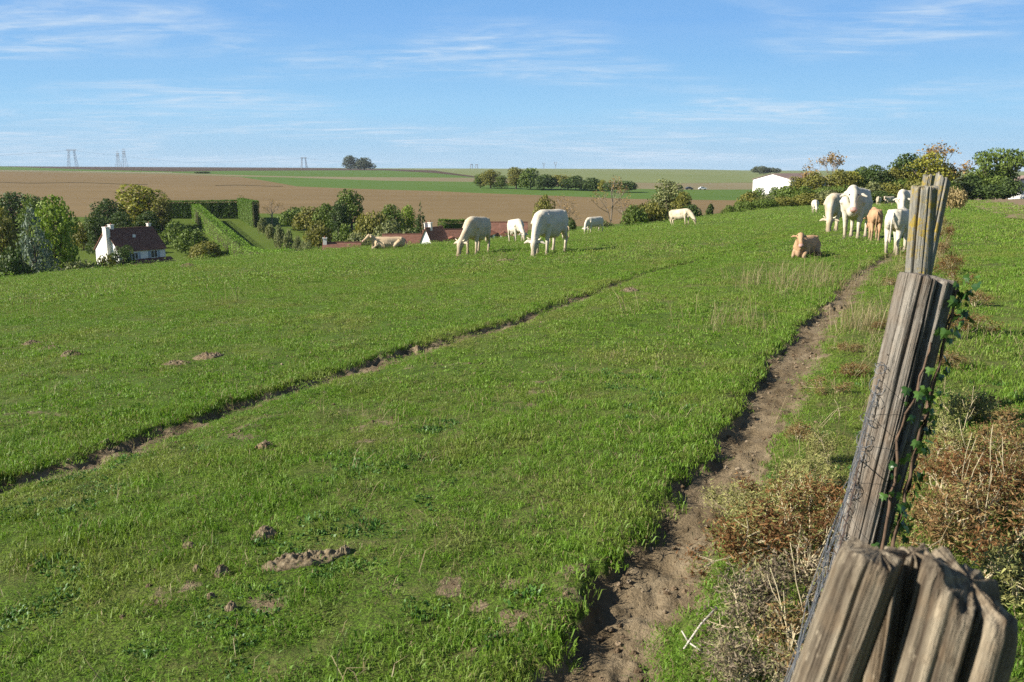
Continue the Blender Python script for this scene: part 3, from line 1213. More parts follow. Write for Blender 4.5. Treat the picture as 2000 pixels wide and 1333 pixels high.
def bare_mesh(seed, leafy=0):
    """Unit tree of fine bare twigs, with a few leaves left."""
    rg = random.Random(seed)
    tb = MB()
    tips = []

    def grow(p, d, L, r, lev):
        q = p + d * L
        tb.loft([p, (p + q) / 2 + Vector((rg.gauss(0, 1), rg.gauss(0, 1), 0)) * L * 0.05, q], [r, r * 0.8, r * 0.6], 5 if lev < 2 else 3)
        if lev >= 4:
            tips.append(q)
            return
        for _ in range(3 if lev < 3 else 2):
            nd = (d + Vector((rg.gauss(0, 0.42), rg.gauss(0, 0.42), rg.gauss(0.08, 0.25)))).normalized()
            grow(p + d * L * rg.uniform(0.6, 1), nd, L * rg.uniform(0.58, 0.80), max(r * 0.55, 0.0026), lev + 1)

    grow(Vector((0, 0, -0.03)), Vector((0.03, 0, 1)).normalized(), 0.34, 0.020, 0)
    tw = tb.mesh('trunk')
    zs = max(v.co.z for v in tw.vertices)
    for v in tw.vertices:
        v.co /= zs
    pts = np.array([t / zs for t in tips])
    g = np.random.default_rng(seed)
    pts = np.repeat(pts, 9 + leafy, 0) + g.normal(0, 0.035, (len(tips) * (9 + leafy), 3))
    V, Q, t = leaves_on(pts, np.tile([0, 0, 1.0], (len(pts), 1)), 0.018 + 0.006 * (leafy > 4), g, 1.5)
    return mesh_np('crown', V, Q, None, False, {'tint': t}), tw


KINDS = {}
for kk, n in (('round', 3), ('bush', 4), ('open', 2), ('conifer', 1), ('cedar', 1), ('column', 1)):
    for s in range(n):
        KINDS[(kk, s)] = crown_mesh(500 + hash_k * 10 + s if (hash_k := ['round', 'bush', 'open', 'conifer', 'cedar', 'column'].index(kk)) is not None else 0, kk)
KINDS[('bare', 0)] = bare_mesh(3)
KINDS[('bare', 1)] = bare_mesh(8, 10)
WIDTH = {'round': 0.86, 'bush': 1.25, 'open': 1.02, 'conifer': 0.56, 'cedar': 0.74, 'column': 0.30, 'bare': 0.62}
for (kk, s), (cm, tm) in KINDS.items():
    cm.materials.append(M_LEAF)
    tm.materials.append(M_TWIG if kk == 'bare' else M_BARK)

TREE_N = [0]


def tree(name, kind, px, top, wpx, Y, col, label, group=None, cat=None, var=None, base=None):
    """A tree whose top shows at (px, top), wpx wide, Y metres ahead, standing on the land there."""
    TREE_N[0] += 1
    k = TREE_N[0]
    a, b = ray(px, top)
    X = a * Y
    zt = b * Y + EYE
    zg = float(gz(X, Y, False)) - 0.1
    if base is not None:
        zg = max(zg, ray(px, base)[1] * Y + EYE)
    H = max(zt - zg, 0.6)
    W = wpx * 1.15 / F_PX * Y
    nv = len([1 for q in KINDS if q[0] == kind])
    cm, tm = KINDS[(kind, (k if var is None else var) % nv)]
    sx = W / WIDTH[kind]
    root = empty(name, (X, Y, zg), (0, 0, (k * 2.399) % 6.283))
    c = obj('crown', cm, None, root, scale=(sx, sx, H))
    t = obj('trunk', tm, None, root, scale=(sx, sx, H))
    c.color = (*col, 1)
    tag(root, label, cat or ('bush' if kind == 'bush' else 'tree'), group)
    return root


DKG, MIDG, BRTG, OLIV, YELG, RUST, BLUE, GREYG = ((0.040, 0.066, 0.018), (0.072, 0.108, 0.022), (0.115, 0.170, 0.022), (0.115, 0.118, 0.028),
                                                  (0.150, 0.155, 0.026), (0.185, 0.125, 0.055), (0.100, 0.135, 0.118), (0.120, 0.138, 0.066))

# the garden trees round the white house
GT = 'trees round the white house in the valley'
tree('broadleaf_tree', 'round', 98, 379, 84, 152, BRTG, 'tall bright green broadleaf tree behind the blue grey cedar', GT)
tree('cedar_tree', 'cedar', 58, 397, 74, 134, BLUE, 'blue grey cedar with drooping branches beside the bright green tree', GT)
tree('broadleaf_tree', 'round', -2, 402, 62, 142, OLIV, 'olive and rust tinted tree beside the cedar, away from the house', GT)
tree('broadleaf_tree', 'round', 20, 374, 90, 212, DKG, 'dark green tree behind the cedar, against the ploughed slope', GT)
tree('broadleaf_tree', 'round', 66, 381, 52, 205, MIDG, 'mid green tree standing between the cedar and the ploughed slope', GT)
tree('bush', 'bush', 158, 424, 52, 195, OLIV, 'olive bush in the gap between the bright tree and the white house', GT)
tree('broadleaf_tree', 'round', 208, 387, 58, 214, DKG, 'dark green tree behind the chimney of the white house', GT)
tree('broadleaf_tree', 'round', 268, 361, 100, 226, YELG, 'broad yellow green tree rising above the white house', GT)
tree('broadleaf_tree', 'round', 312, 384, 52, 222, OLIV, 'small olive tree tucked against the broad yellow green one', GT)
tree('broadleaf_tree', 'round', 185, 412, 44, 186, DKG, 'low dark tree close behind the gabled end of the white house', GT, var=1)
tree('broadleaf_tree', 'round', 232, 414, 56, 200, DKG, 'dark tree close behind the ridge of the white house', GT, var=2)
tree('broadleaf_tree', 'round', 288, 412, 52, 204, DKG, 'dark tree behind the small end chimney of the white house', GT)
tree('bush', 'bush', 338, 428, 58, 196, MIDG, 'rounded green bush on the lawn beside the white house', GT)
tree('bush', 'bush', 374, 438, 58, 186, MIDG, 'rounded green bush at the upper end of the curved shrub bed', GT)
tree('bush', 'bush', 398, 458, 46, 172, OLIV, 'olive bush in the middle of the curved shrub bed', GT)
tree('bush', 'bush', 392, 472, 44, 160, OLIV, 'low olive bush at the lower end of the curved shrub bed', GT)
tree('pine_tree', 'open', 238, 474, 46, 140, DKG, 'dark layered pine in front of the lit gable of the white house', GT)
tree('bush', 'bush', 205, 488, 42, 138, OLIV, 'brownish bush below the lit gable of the white house', GT)
tree('bush', 'bush', 160, 494, 60, 134, GREYG, 'grey green thicket between the cedar and the white house', GT)
tree('bush', 'bush', 20, 470, 60, 128, DKG, 'dark bush under the cedar at the brow of the pasture', GT)
tree('bush', 'bush', 118, 470, 44, 165, DKG, 'dark bush below the bright green tree', GT)

# gardens further along the valley
GV = 'trees and bushes of the valley gardens'
tree('bare_tree', 'bare', 530, 390, 36, 232, RUST, 'small bare tree at the end of the clipped hedge', GV)
tree('bush', 'bush', 572, 394, 50, 226, MIDG, 'green bush next to the small bare tree', GV)
tree('bush', 'bush', 605, 398, 52, 222, OLIV, 'olive bush between the bare tree and the round dark tree', GV)
tree('bush', 'bush', 640, 393, 48, 220, MIDG, 'green bush just before the round dark tree', GV)
tree('broadleaf_tree', 'round', 684, 369, 62, 222, MIDG, 'round dark green tree standing out against the ploughed slope', GV, var=0)
tree('broadleaf_tree', 'round', 660, 392, 40, 212, DKG, 'low dark tree leaning against the round dark green one', GV)
tree('bush', 'bush', 620, 424, 46, 190, OLIV, 'rust tinged bush below the round dark green tree', GV)
tree('bush', 'bush', 668, 432, 38, 180, MIDG, 'small green bush on the lawn below the round dark tree', GV)
tree('bush', 'bush', 728, 402, 62, 186, OLIV, 'large olive green bush above the lying tan cow', GV)
tree('broadleaf_tree', 'round', 764, 398, 50, 192, MIDG, 'leafy green tree behind the lying tan cow', GV)
tree('broadleaf_tree', 'round', 795, 401, 34, 196, BRTG, 'small bright green tree beside the spruce', GV)
tree('bush', 'bush', 770, 424, 74, 168, GREYG, 'wide grey green bush just behind the lying tan cow', GV)
tree('spruce_tree', 'conifer', 821, 394, 36, 178, DKG, 'pointed dark spruce above the village roofs', GV)
tree('bush', 'bush', 838, 426, 26, 182, DKG, 'dark bush beside the foot of the spruce', GV)
tree('bush', 'bush', 700, 448, 60, 160, GREYG, 'grey green bush on the brow beside the lying tan cow', GV)
tree('broadleaf_tree', 'round', 1064, 379, 40, 158, OLIV, 'slim olive tree behind the rump of the large grazing cow', GV)
tree('bare_tree', 'bare', 1104, 384, 40, 160, RUST, 'thin half bare tree beyond the large grazing cow', GV, var=0)
tree('bush', 'bush', 1112, 412, 26, 150, DKG, 'dark narrow bush close beyond the large grazing cow', GV)
tree('bare_tree', 'bare', 1196, 346, 52, 150, RUST, 'tall bare thin trunked tree on the brow of the pasture', GV, var=0)
tree('bare_tree', 'bare', 1222, 388, 40, 148, RUST, 'short bare tree beside the dark brow bushes', GV, var=0)
tree('bush', 'bush', 1240, 392, 44, 146, MIDG, 'dense green bush first in the brow thicket', GV)
tree('bush', 'bush', 1272, 380, 54, 150, OLIV, 'olive bush in the middle of the brow thicket', GV)
tree('broadleaf_tree', 'round', 1308, 352, 66, 158, GREYG, 'pale green tree rising out of the brow thicket', GV)
tree('broadleaf_tree', 'round', 1332, 374, 44, 154, OLIV, 'yellowish tree behind the white cow grazing on the brow', GV)
tree('bush', 'bush', 1350, 394, 38, 148, DKG, 'dark bush at the end of the brow thicket', GV)
tree('cypress_tree', 'column', 1388, 396, 14, 152, DKG, 'narrow dark cypress standing alone on the brow', GV)
tree('bush', 'bush', 1095, 432, 30, 128, OLIV, 'low olive scrub peeping over the brow beyond the large cow', GV)
tree('bush', 'bush', 1180, 428, 36, 132, GREYG, 'low scrub round the foot of the tall bare tree', GV)
for i, (x, y) in enumerate(((512, 420), (527, 428), (544, 434), (562, 443), (580, 452), (592, 458), (602, 463))):
    tree('shrub', 'bush', x, y, 18, 214 - i * 11, GREYG, 'small grey green shrub in the row crossing the lawn', 'row of small shrubs across the lawn', 'bush')

# far groves
GF = 'trees of the grove on the far slope'
for (x, top, w, Y, c, lb) in ((938, 340, 26, 486, MIDG, 'small tree at the open end of the far grove'), (958, 331, 38, 480, OLIV, 'olive tree second from the open end of the far grove'),
                              (980, 343, 26, 476, MIDG, 'low bushy tree in the dip of the far grove'), (1008, 326, 40, 470, OLIV, 'tall pale trunked tree in the far grove'),
                              (1036, 325, 46, 466, MIDG, 'tallest dark tree of the far grove'), (1062, 336, 44, 460, DKG, 'dark low tree beside the tallest of the far grove'),
                              (1096, 334, 46, 462, OLIV, 'brownish rounded tree in the low part of the far grove'), (1125, 340, 50, 456, DKG, 'dark rounded tree in the low part of the far grove'),
                              (1155, 345, 44, 452, DKG, 'last dark tree of the long far grove'), (1176, 351, 18, 440, YELG, 'small yellow green tree at the tip of the far grove'),
                              (1212, 347, 48, 436, DKG, 'rounded dark tree standing apart after the far grove')):
    tree('field_tree', 'round' if w < 42 else 'bush', x, top, w, Y, c, lb, GF, 'tree')
GH = 'trees standing on the skyline'
SKYT = (0.060, 0.075, 0.052)
tree('skyline_tree', 'round', 684, 303, 28, 1500, SKYT, 'taller rounded tree of the skyline pair', GH, 'tree', var=1)
tree('skyline_tree', 'bush', 711, 306, 40, 1500, SKYT, 'broader rounded tree of the skyline pair', GH, 'tree')
tree('skyline_tree', 'bush', 1485, 322, 34, 1150, SKYT, 'low tree on the skyline above the white barn gable', GH, 'tree')
tree('skyline_tree', 'bush', 1506, 324, 30, 1150, SKYT, 'low tree on the skyline next to the barn ridge', GH, 'tree')
for i, (x, w) in enumerate(((1484, 34), (1512, 36), (1538, 34))):
    tree('field_bush', 'bush', x, 362 - (i == 2) * 3, w, 312, MIDG, ('low bush under the corner of the white barn gable', 'low bush under the middle of the white barn gable', 'low bush under the ridge side of the barn')[i], 'bushes along the foot of the barn', 'bush')
tree('field_tree', 'bush', 395, 334, 22, 900, DKG, 'lone dark bush by the chalk track on the far slope', None, 'bush')

# hedgerow closing the pasture
GW = 'hedgerow closing the pasture behind the herd'
HR = [(1424, 398, 22, 158, MIDG, 'bush', 'small bush at the open end of the hedgerow'),
      (1470, 371, 52, 166, OLIV, 'bush', 'rust tinged bush at the open end of the hedgerow'),
      (1452, 388, 40, 160, MIDG, 'bush', 'low green bush at the foot of the rust tinged one'),
      (1506, 374, 50, 170, GREYG, 'bush', 'grey green bush in front of the barn'),
      (1540, 358, 60, 172, MIDG, 'bush', 'green bush hiding the foot of the white barn gable'),
      (1568, 360, 46, 168, MIDG, 'bush', 'dense green bush beyond the small far cow'),
      (1590, 336, 52, 176, OLIV, 'round', 'olive tree between the barn and the tall tan tree'),
      (1610, 354, 50, 170, MIDG, 'bush', 'green bush behind the horned grazing cow'),
      (1634, 299, 62, 182, RUST, 'bare', 'tall half bare tan tree above the horned grazing cow'),
      (1640, 330, 60, 176, OLIV, 'round', 'olive tree under the tall tan one'),
      (1650, 356, 56, 170, MIDG, 'bush', 'green bush behind the big standing cow'),
      (1688, 318, 40, 184, MIDG, 'open', 'loose green tree behind the dark rounded one'),
      (1712, 321, 58, 178, DKG, 'round', 'dark green rounded tree above the big standing cow'),
      (1700, 352, 56, 170, GREYG, 'bush', 'brownish bush behind the big standing cow'),
      (1738, 350, 56, 170, OLIV, 'bush', 'olive bush behind the pair of far cows'),
      (1778, 298, 74, 182, DKG, 'round', 'tall dark tree in the thick of the hedgerow'),
      (1816, 299, 78, 178, YELG, 'round', 'tall yellow green tree in the thick of the hedgerow'),
      (1770, 346, 60, 172, MIDG, 'bush', 'green bush under the tall dark hedgerow tree'),
      (1800, 342, 64, 170, OLIV, 'bush', 'olive bush behind the lichened fence post'),
      (1862, 281, 76, 184, RUST, 'bare', 'greyish half bare tree leaning over the verge'),
      (1852, 318, 62, 178, OLIV, 'round', 'olive tree under the greyish half bare one'),
      (1846, 350, 54, 168, MIDG, 'bush', 'green bush behind the leaning stakes')]
HR += [(1495, 384, 44, 160, MIDG, 'bush', 'low green bush before the grey green one by the barn'),
       (1525, 378, 50, 162, OLIV, 'bush', 'low olive bush under the barn gable'),
       (1580, 374, 54, 164, OLIV, 'bush', 'low olive bush close behind the small far cow'),
       (1625, 368, 54, 164, GREYG, 'bush', 'grey green bush close behind the horned grazing cow'),
       (1676, 366, 52, 166, MIDG, 'bush', 'green bush between the big standing cow and the far pair'),
       (1722, 366, 54, 168, DKG, 'bush', 'dark low bush just behind the pair of far cows'),
       (1756, 366, 54, 168, OLIV, 'bush', 'olive low bush behind the cow that looks up'),
       (1662, 334, 54, 178, YELG, 'round', 'yellow green tree between the tan tree and the dark rounded one'),
       (1748, 326, 54, 180, OLIV, 'round', 'olive tree between the dark rounded one and the tall dark one'),
       (1560, 346, 44, 178, OLIV, 'round', 'olive tree before the barn roof')]
for i, (x, top, w, Y, c, kd, lb) in enumerate(HR):
    tree('hedgerow_tree' if kd != 'bush' else 'hedgerow_bush', kd, x, top, w, Y, c, lb, GW, 'bush' if kd == 'bush' else 'tree', var=1 if kd == 'bare' else None)
GE = 'trees beyond the tilled field'
tree('broadleaf_tree', 'open', 1930, 290, 74, 190, MIDG, 'open crowned tree beside the taller one beyond the tilled field', GE)
tree('broadleaf_tree', 'open', 1972, 281, 78, 192, MIDG, 'tallest open crowned tree beyond the tilled field', GE)
tree('bush', 'bush', 1905, 336, 62, 186, DKG, 'dark green bush at the near end beyond the tilled field', GE)
tree('bush', 'bush', 1948, 330, 60, 184, MIDG, 'green bush under the open crowned trees', GE)
tree('bush', 'bush', 1972, 342, 44, 180, DKG, 'dark bush against the white shed', GE)
tree('bush', 'bush', 1885, 352, 40, 182, DKG, 'dark low bush where the verge meets the tilled field', GE)
tree('bush', 'bush', 1930, 356, 80, 178, DKG, 'long low dark bush along the end of the tilled field', GE)
tree('dry_shrub', 'bush', 1862, 352, 44, 68, (0.20, 0.165, 0.095), 'dry tan shrub on the verge behind the leaning stakes', None, 'bush')

# clipped hedges


def hedge(p0, p1, width, top0, top1, col, label, name='clipped_hedge', n=None, group=None):
    """A clipped conifer hedge from p0 to p1 (ground points), made of leafy sprays over twiggy stems."""
    h0 = ray(p0[2], top0)[1] * p0[1] + EYE - float(gz(p0[0], p0[1], False))
    h1 = ray(p1[2], top1)[1] * p1[1] + EYE - float(gz(p1[0], p1[1], False))
    p0, p1 = np.array(p0[:2]), np.array(p1[:2])
    L = float(np.linalg.norm(p1 - p0))
    u = (p1 - p0) / L
    w = np.array([-u[1], u[0]])
    rg = np.random.default_rng(int(L * 100) + 3)
    area = 2 * L * (h0 + h1) / 2 + L * width + 2 * width * h0
    n = n or int(min(22000, area * 90))
    s = rg.random(n) * L
    face = rg.random(n)
    hh = h0 + (h1 - h0) * s / L
    side = np.where(face < 0.35, -1.0, np.where(face < 0.70, 1.0, 0.0))
    z = np.where(side != 0, rg.random(n) ** 0.85 * hh, hh)
    off = np.where(side != 0, side * width / 2, (rg.random(n) - 0.5) * width)
    end = rg.random(n) < width / (L + width) * 0.8
    s = np.where(end, np.where(rg.random(n) < 0.5, 0.0, L), s)
    off = np.where(end, (rg.random(n) - 0.5) * width, off)
    z = np.where(end, rg.random(n) * hh, z)
    lump = 0.16 * (fbm(s * 0.9, z * 0.9 + side * 7, 91, 3) - 0.5) * 2
    off = off + side * lump + rg.normal(0, 0.07, n)
    z = z + np.where(side == 0, 0.22 * rg.random(n) ** 2 - 0.12 * rg.random(n) + lump * 0.6, 0)
    nx = np.where(side[:, None] != 0, w[None, :] * side[:, None], 0) + np.where(end[:, None], u[None, :] * np.where(s < 1, -1, 1)[:, None], 0)
    X = p0[0] + u[0] * s + w[0] * off
    Y = p0[1] + u[1] * s + w[1] * off
    base = np.array(gz(X, Y, False))
    mid = (p0 + p1) / 2
    o0 = Vector((mid[0], mid[1], float(gz(mid[0], mid[1], False))))
    P = np.stack([X, Y, base + z], -1) - np.array(o0)
    nr = np.concatenate([nx, np.where((side == 0) & ~end, 1.0, 0.25)[:, None]], 1)
    V, Q, t = leaves_on(P, nr, 0.20, rg, 0.7, 0.6)
    root = empty(name, o0)
    c = obj('foliage', mesh_np('foliage', V, Q, None, False, {'tint': t}), M_LEAF, root)
    c.color = (*col, 1)
    tb = MB()
    k = max(2, int(L / 1.5))
    for i in range(k):
        q = p0 + (p1 - p0) * ((i + 0.5) / k)
        zg = float(gz(q[0], q[1], False)) - o0.z
        hq = h0 + (h1 - h0) * (i + 0.5) / k
        tb.loft([(q[0] - o0.x, q[1] - o0.y, zg - 0.1), (q[0] - o0.x, q[1] - o0.y, zg + hq * 0.9)], [0.07, 0.02], 5)
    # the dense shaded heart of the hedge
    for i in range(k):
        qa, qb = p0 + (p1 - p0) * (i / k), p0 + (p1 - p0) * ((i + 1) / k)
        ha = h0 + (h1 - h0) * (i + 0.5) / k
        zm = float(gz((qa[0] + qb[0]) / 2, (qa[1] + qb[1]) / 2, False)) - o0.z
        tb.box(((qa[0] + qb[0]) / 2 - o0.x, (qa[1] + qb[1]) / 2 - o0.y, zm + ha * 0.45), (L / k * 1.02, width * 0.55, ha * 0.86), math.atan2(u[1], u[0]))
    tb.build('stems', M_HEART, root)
    return tag(root, label, 'hedge', group)


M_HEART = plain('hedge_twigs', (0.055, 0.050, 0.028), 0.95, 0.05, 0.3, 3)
HEDG = (0.062, 0.115, 0.016)


def fl(px, Y):
    return (ray(px, 420)[0] * Y, Y, px)


hedge(fl(318, 247), fl(480, 250), 1.6, 394, 392, HEDG, 'tall clipped hedge closing the top of the garden')
hedge(fl(472, 249), fl(500, 230), 1.8, 389, 394, HEDG, 'short return of the tall hedge beside the small bare tree')
hedge(fl(383, 242), fl(560, 138), 2.2, 399, 487, (0.100, 0.185, 0.020), 'long clipped hedge running down the lawn to the pasture brow')
hedge(fl(860, 172), fl(905, 176), 1.6, 430, 431, (0.075, 0.130, 0.020), 'low clipped hedge above the village roofs')
hedge(fl(640, 226), fl(668, 228), 1.4, 405, 405, (0.095, 0.15, 0.022), 'bright low clipped hedge before the round dark tree')

# ------------------------------------------------------------------ houses, barn
M_WHITE = plain('white_render', (0.78, 0.77, 0.74), 0.85, 0.2, 0.04, 1.5)
M_ROOF = plain('brown_roof_tiles', (0.165, 0.082, 0.056), 0.85, 0.15, 0.22, 2.5, 0.3)
M_ROOFR = plain('red_roof_tiles', (0.22, 0.095, 0.062), 0.85, 0.15, 0.2, 2.5, 0.3)
M_GLASS = plain('dark_window_glass', (0.035, 0.045, 0.060), 0.12, 0.6, 0.1, 2)
M_SHUT = plain('grey_blue_shutters', (0.27, 0.33, 0.40), 0.6, 0.3, 0.08, 2)
M_FRAME = plain('white_frames', (0.75, 0.75, 0.74), 0.5, 0.3, 0.03, 2)
M_STONE = plain('chimney_render', (0.70, 0.66, 0.58), 0.9, 0.15, 0.12, 3)


def gable_wall(mb, L, D, h, rise, base=-3.0):
    """Walls of a house with gables at both ends of its length (x)."""
    x, y = L / 2, D / 2
    vs = [(-x, -y, base), (x, -y, base), (x, y, base), (-x, y, base), (-x, -y, h), (x, -y, h), (x, y, h), (-x, y, h), (-x, 0, h + rise), (x, 0, h + rise)]
    mb.add(vs, [(0, 1, 5, 4), (2, 3, 7, 6), (1, 2, 6, 9, 5), (3, 0, 4, 8, 7), (3, 2, 1, 0)])


def gable_roof(mb, L, D, h, rise, over=0.35, th=0.16):
    x = L / 2 + over * 0.6
    k = rise / (D / 2)
    for s in (-1, 1):
        y1 = s * (D / 2 + over)
        z1 = h - over * k
        top = [(-x, 0, h + rise + 0.02), (x, 0, h + rise + 0.02), (x, y1, z1), (-x, y1, z1)]
        vs = [(a, b, c + th) for a, b, c in top] + [(a, b, c + 0.015) for a, b, c in top]
        fs = [(0, 1, 2, 3), (7, 6, 5, 4), (0, 4, 5, 1), (1, 5, 6, 2), (2, 6, 7, 3), (3, 7, 4, 0)]
        if s > 0:
            fs = [tuple(reversed(f)) for f in fs]
        mb.add(vs, fs)


def window(root, x, y, z, w, h, ny=-1, shutters=True):
    wd = empty('window')
    wd.parent = root
    wd.location = (x, y, z)
    f = MB()
    for sx in (-1, 1):
        f.box((sx * (w / 2 + 0.03), ny * 0.04, 0), (0.08, 0.1, h + 0.14))
    for sz in (-1, 1):
        f.box((0, ny * 0.04, sz * (h / 2 + 0.03)), (w, 0.098, 0.08))
    f.box((0, ny * 0.042, 0), (0.07, 0.09, h))
    f.build('frame', M_FRAME, wd)
    for sx in (-1, 1):
        MB().box((sx * w / 4, ny * 0.02, 0), (w / 2 - 0.1, 0.03, h - 0.04)).build('pane', M_GLASS, wd)
    if shutters:
        for sx in (-1, 1):
            MB().box((sx * (w / 2 + 0.30), ny * 0.035, 0), (0.46, 0.05, h + 0.05)).build('shutter', M_SHUT, wd)
    return wd


def house(name, label, pos, yaw, L, D, h, rise, roof=M_ROOF, chim=(), wins=(), dormers=(), group=None, cat='house'):
    root = empty(name, pos, (0, 0, yaw))
    w = MB()
    gable_wall(w, L, D, h, rise)
    w.build('wall', M_WHITE, root)
    r = MB()
    gable_roof(r, L, D, h, rise)
    rf = r.build('roof', roof, root)
    MB().box((0, 0, h + rise + 0.19), (L + 0.4, 0.26, 0.12)).build('ridge', roof, rf)
    for (x, y, z0, z1, sx, sy) in chim:
        c = MB()
        c.box((x, y, (z0 + z1) / 2), (sx, sy, z1 - z0))
        c.box((x, y, z1 + 0.06), (sx + 0.16, sy + 0.16, 0.12))
        ch = c.build('chimney', M_STONE, rf)
        MB().loft([(x, y, z1 + 0.12), (x, y, z1 + 0.42)], [0.11, 0.09], 8).build('pot', M_ROOFR, ch)
    for wv in wins:
        window(root, *wv)
    for (x, z, wd) in dormers:
        d = MB()
        yy = -D / 2 * (1 - (z - h) / rise) - 0.5
        d.box((x, yy + 0.6, z + 0.15), (wd, 1.6, 1.2))
        dm = d.build('dormer', M_WHITE, root)
        MB().box((x, yy - 0.22, z + 0.2), (wd * 0.6, 0.05, 0.8)).build('pane', M_GLASS, dm)
        k = MB()
        k.loft([(x, yy - 0.4, z + 0.95), (x, yy + 1.9, z + 0.95)], [(wd * 0.75, 0.42), (wd * 0.75, 0.42)], 4)
        k.build('dormer_roof', M_ROOFR, dm)
    return tag(root, label, cat, group)


def house_at(px, ridge_py, Y, h, rise, **kw):
    p = at(px, ridge_py, Y)
    return Vector((p.x, p.y, p.z - h - rise))


# the white house
hp = at(252, 447, 170)
hp.z -= 4.6 + 3.6
wh = house('white_house', 'white house with steep brown roof and three chimneys down in the valley', hp, math.atan2(0.8, 0.6), 9.4, 8.0, 4.6, 3.6,
           chim=((-3.4, 0.3, 7.4, 9.0, 0.7, 0.9), (4.2, 0.2, 7.4, 8.9, 0.6, 0.6), (-5.1, -1.0, -2.5, 8.7, 0.8, 1.2)),
           wins=((-1.6, -4.0, 3.4, 1.2, 1.15), (2.3, -4.0, 3.5, 1.3, 1.3)))
an = MB()
an.box((0.6, -5.2, -0.15), (9.6, 2.4, 3.5))
an.build('annex_wall', M_WHITE, wh)
ar = MB()
vs = [(-4.5, -6.8, 1.45), (5.7, -6.8, 1.45), (5.7, -4.02, 2.65), (-4.5, -4.02, 2.65)]
ar.add([(a, b, c + 0.15) for a, b, c in vs] + vs, [(0, 1, 2, 3), (7, 6, 5, 4), (0, 4, 5, 1), (1, 5, 6, 2), (2, 6, 7, 3), (3, 7, 4, 0)])
ar.build('annex_roof', M_ROOF, wh)
MB().box((-0.4, -2.2, 6.95), (0.55, 0.12, 0.5)).build('roof_light', M_FRAME, wh)

GVL = 'village houses behind the pasture brow'
house('village_house', 'village house showing only a long brown roof beyond the lying tan cow', house_at(810, 459, 152, 4.0, 3.2), math.radians(4), 10.5, 7.5, 4.0, 3.2, group=GVL)
house('village_house', 'village house with a white gable and a chimney on its peak', house_at(874, 450, 158, 4.0, 3.2), math.radians(14), 8.4, 7.0, 4.0, 3.2, roof=M_ROOF,
      chim=((-3.7, 0, 6.6, 8.4, 0.7, 0.7),), dormers=((0.4, 4.9, 1.5),), group=GVL)
house('gabled_lodge', 'narrow white gable end facing the pasture among the village roofs', house_at(848, 446, 148, 4.4, 3.3), math.radians(62), 5.0, 3.3, 4.4, 3.3,
      chim=((-1.2, 0, 7.0, 8.6, 0.5, 0.5),), group=GVL)
house('village_house', 'village house with a dark roof and small dormer between the grazing cows', house_at(978, 436, 150, 4.0, 3.6), math.radians(-2), 8.6, 7.5, 4.0, 3.6,
      dormers=((-1.6, 5.2, 1.5), (0.6, 5.0, 1.0)), group=GVL)
house('village_house', 'village house whose low roof line and chimney only just clear the brow', house_at(668, 475.5, 146, 3.6, 2.6), math.radians(6), 5.8, 7.0, 3.6, 2.6, roof=M_ROOF,
      chim=((-2.7, -0.2, 5.4, 7.0, 0.6, 0.6),), group=GVL)

# long white barn
bp = hit(1508, 372)
bY = 330.0
b0 = at(1508, 340, bY)
M_BARNW = plain('white_barn_sheet', (0.80, 0.78, 0.72), 0.6, 0.3, 0.03, 0.3)
M_BARNR = plain('fibre_cement_roof', (0.235, 0.165, 0.140), 0.9, 0.1, 0.15, 0.2)
barn = empty('barn', (b0.x, b0.y, b0.z - 6.6), (0, 0, math.radians(50)))
k = MB()
gw, gl = 14.5, 34.0
vs = [(-0.0, -gw / 2, -3), (gl, -gw / 2, -3), (gl, gw / 2, -3), (0, gw / 2, -3), (0, -gw / 2, 4.6), (gl, -gw / 2, 4.6), (gl, gw / 2, 4.6), (0, gw / 2, 4.6), (0, 0, 6.5), (gl, 0, 6.5)]
k.add(vs, [(0, 1, 5, 4), (2, 3, 7, 6), (1, 2, 6, 9, 5), (3, 0, 4, 8, 7), (3, 2, 1, 0)])
k.build('wall', M_BARNW, barn)
k = MB()
for s in (-1, 1):
    top = [(-0.3, 0, 6.62), (gl + 0.3, 0, 6.62), (gl + 0.3, s * (gw / 2 + 0.4), 4.55), (-0.3, s * (gw / 2 + 0.4), 4.55)]
    vs = [(a, b, c + 0.14) for a, b, c in top] + top
    fs = [(0, 1, 2, 3), (7, 6, 5, 4), (0, 4, 5, 1), (1, 5, 6, 2), (2, 6, 7, 3), (3, 7, 4, 0)]
    k.add(vs, fs if s < 0 else [tuple(reversed(f)) for f in fs])
rf = k.build('roof', M_BARNR, barn)
for i in range(5):
    xx = 5 + i * 7.2
    q = MB()
    y0, y1 = -2.0, -4.6
    z0, z1 = 6.62 + 0.16 - 2.0 * 0.3, 6.62 + 0.16 - 4.6 * 0.3
    q.add([(xx, y0, z0), (xx + 1.6, y0, z0), (xx + 1.6, y1, z1), (xx, y1, z1), (xx, y0, z0 - 0.03), (xx + 1.6, y0, z0 - 0.03), (xx + 1.6, y1, z1 - 0.03), (xx, y1, z1 - 0.03)],
          [(3, 2, 1, 0), (4, 5, 6, 7), (0, 1, 5, 4), (1, 2, 6, 5), (2, 3, 7, 6), (3, 0, 4, 7)])
    q.build('skylight', M_FRAME, rf)
tag(barn, 'long barn with bright white gable and brown roof beyond the hedgerow', 'barn')

shed_p = at(2004, 344, 200)
shed_p.z -= 4.6
shed = empty('shed', shed_p, (0, 0, math.radians(70)))
k = MB()
gable_wall(k, 10, 4.6, 3.3, 1.2)
k.build('wall', M_BARNW, shed)
k = MB()
gable_roof(k, 10, 4.6, 3.3, 1.2)
k.build('roof', M_BARNR, shed)
tag(shed, 'white gabled shed beyond the tilled field beside the dark bush', 'shed')

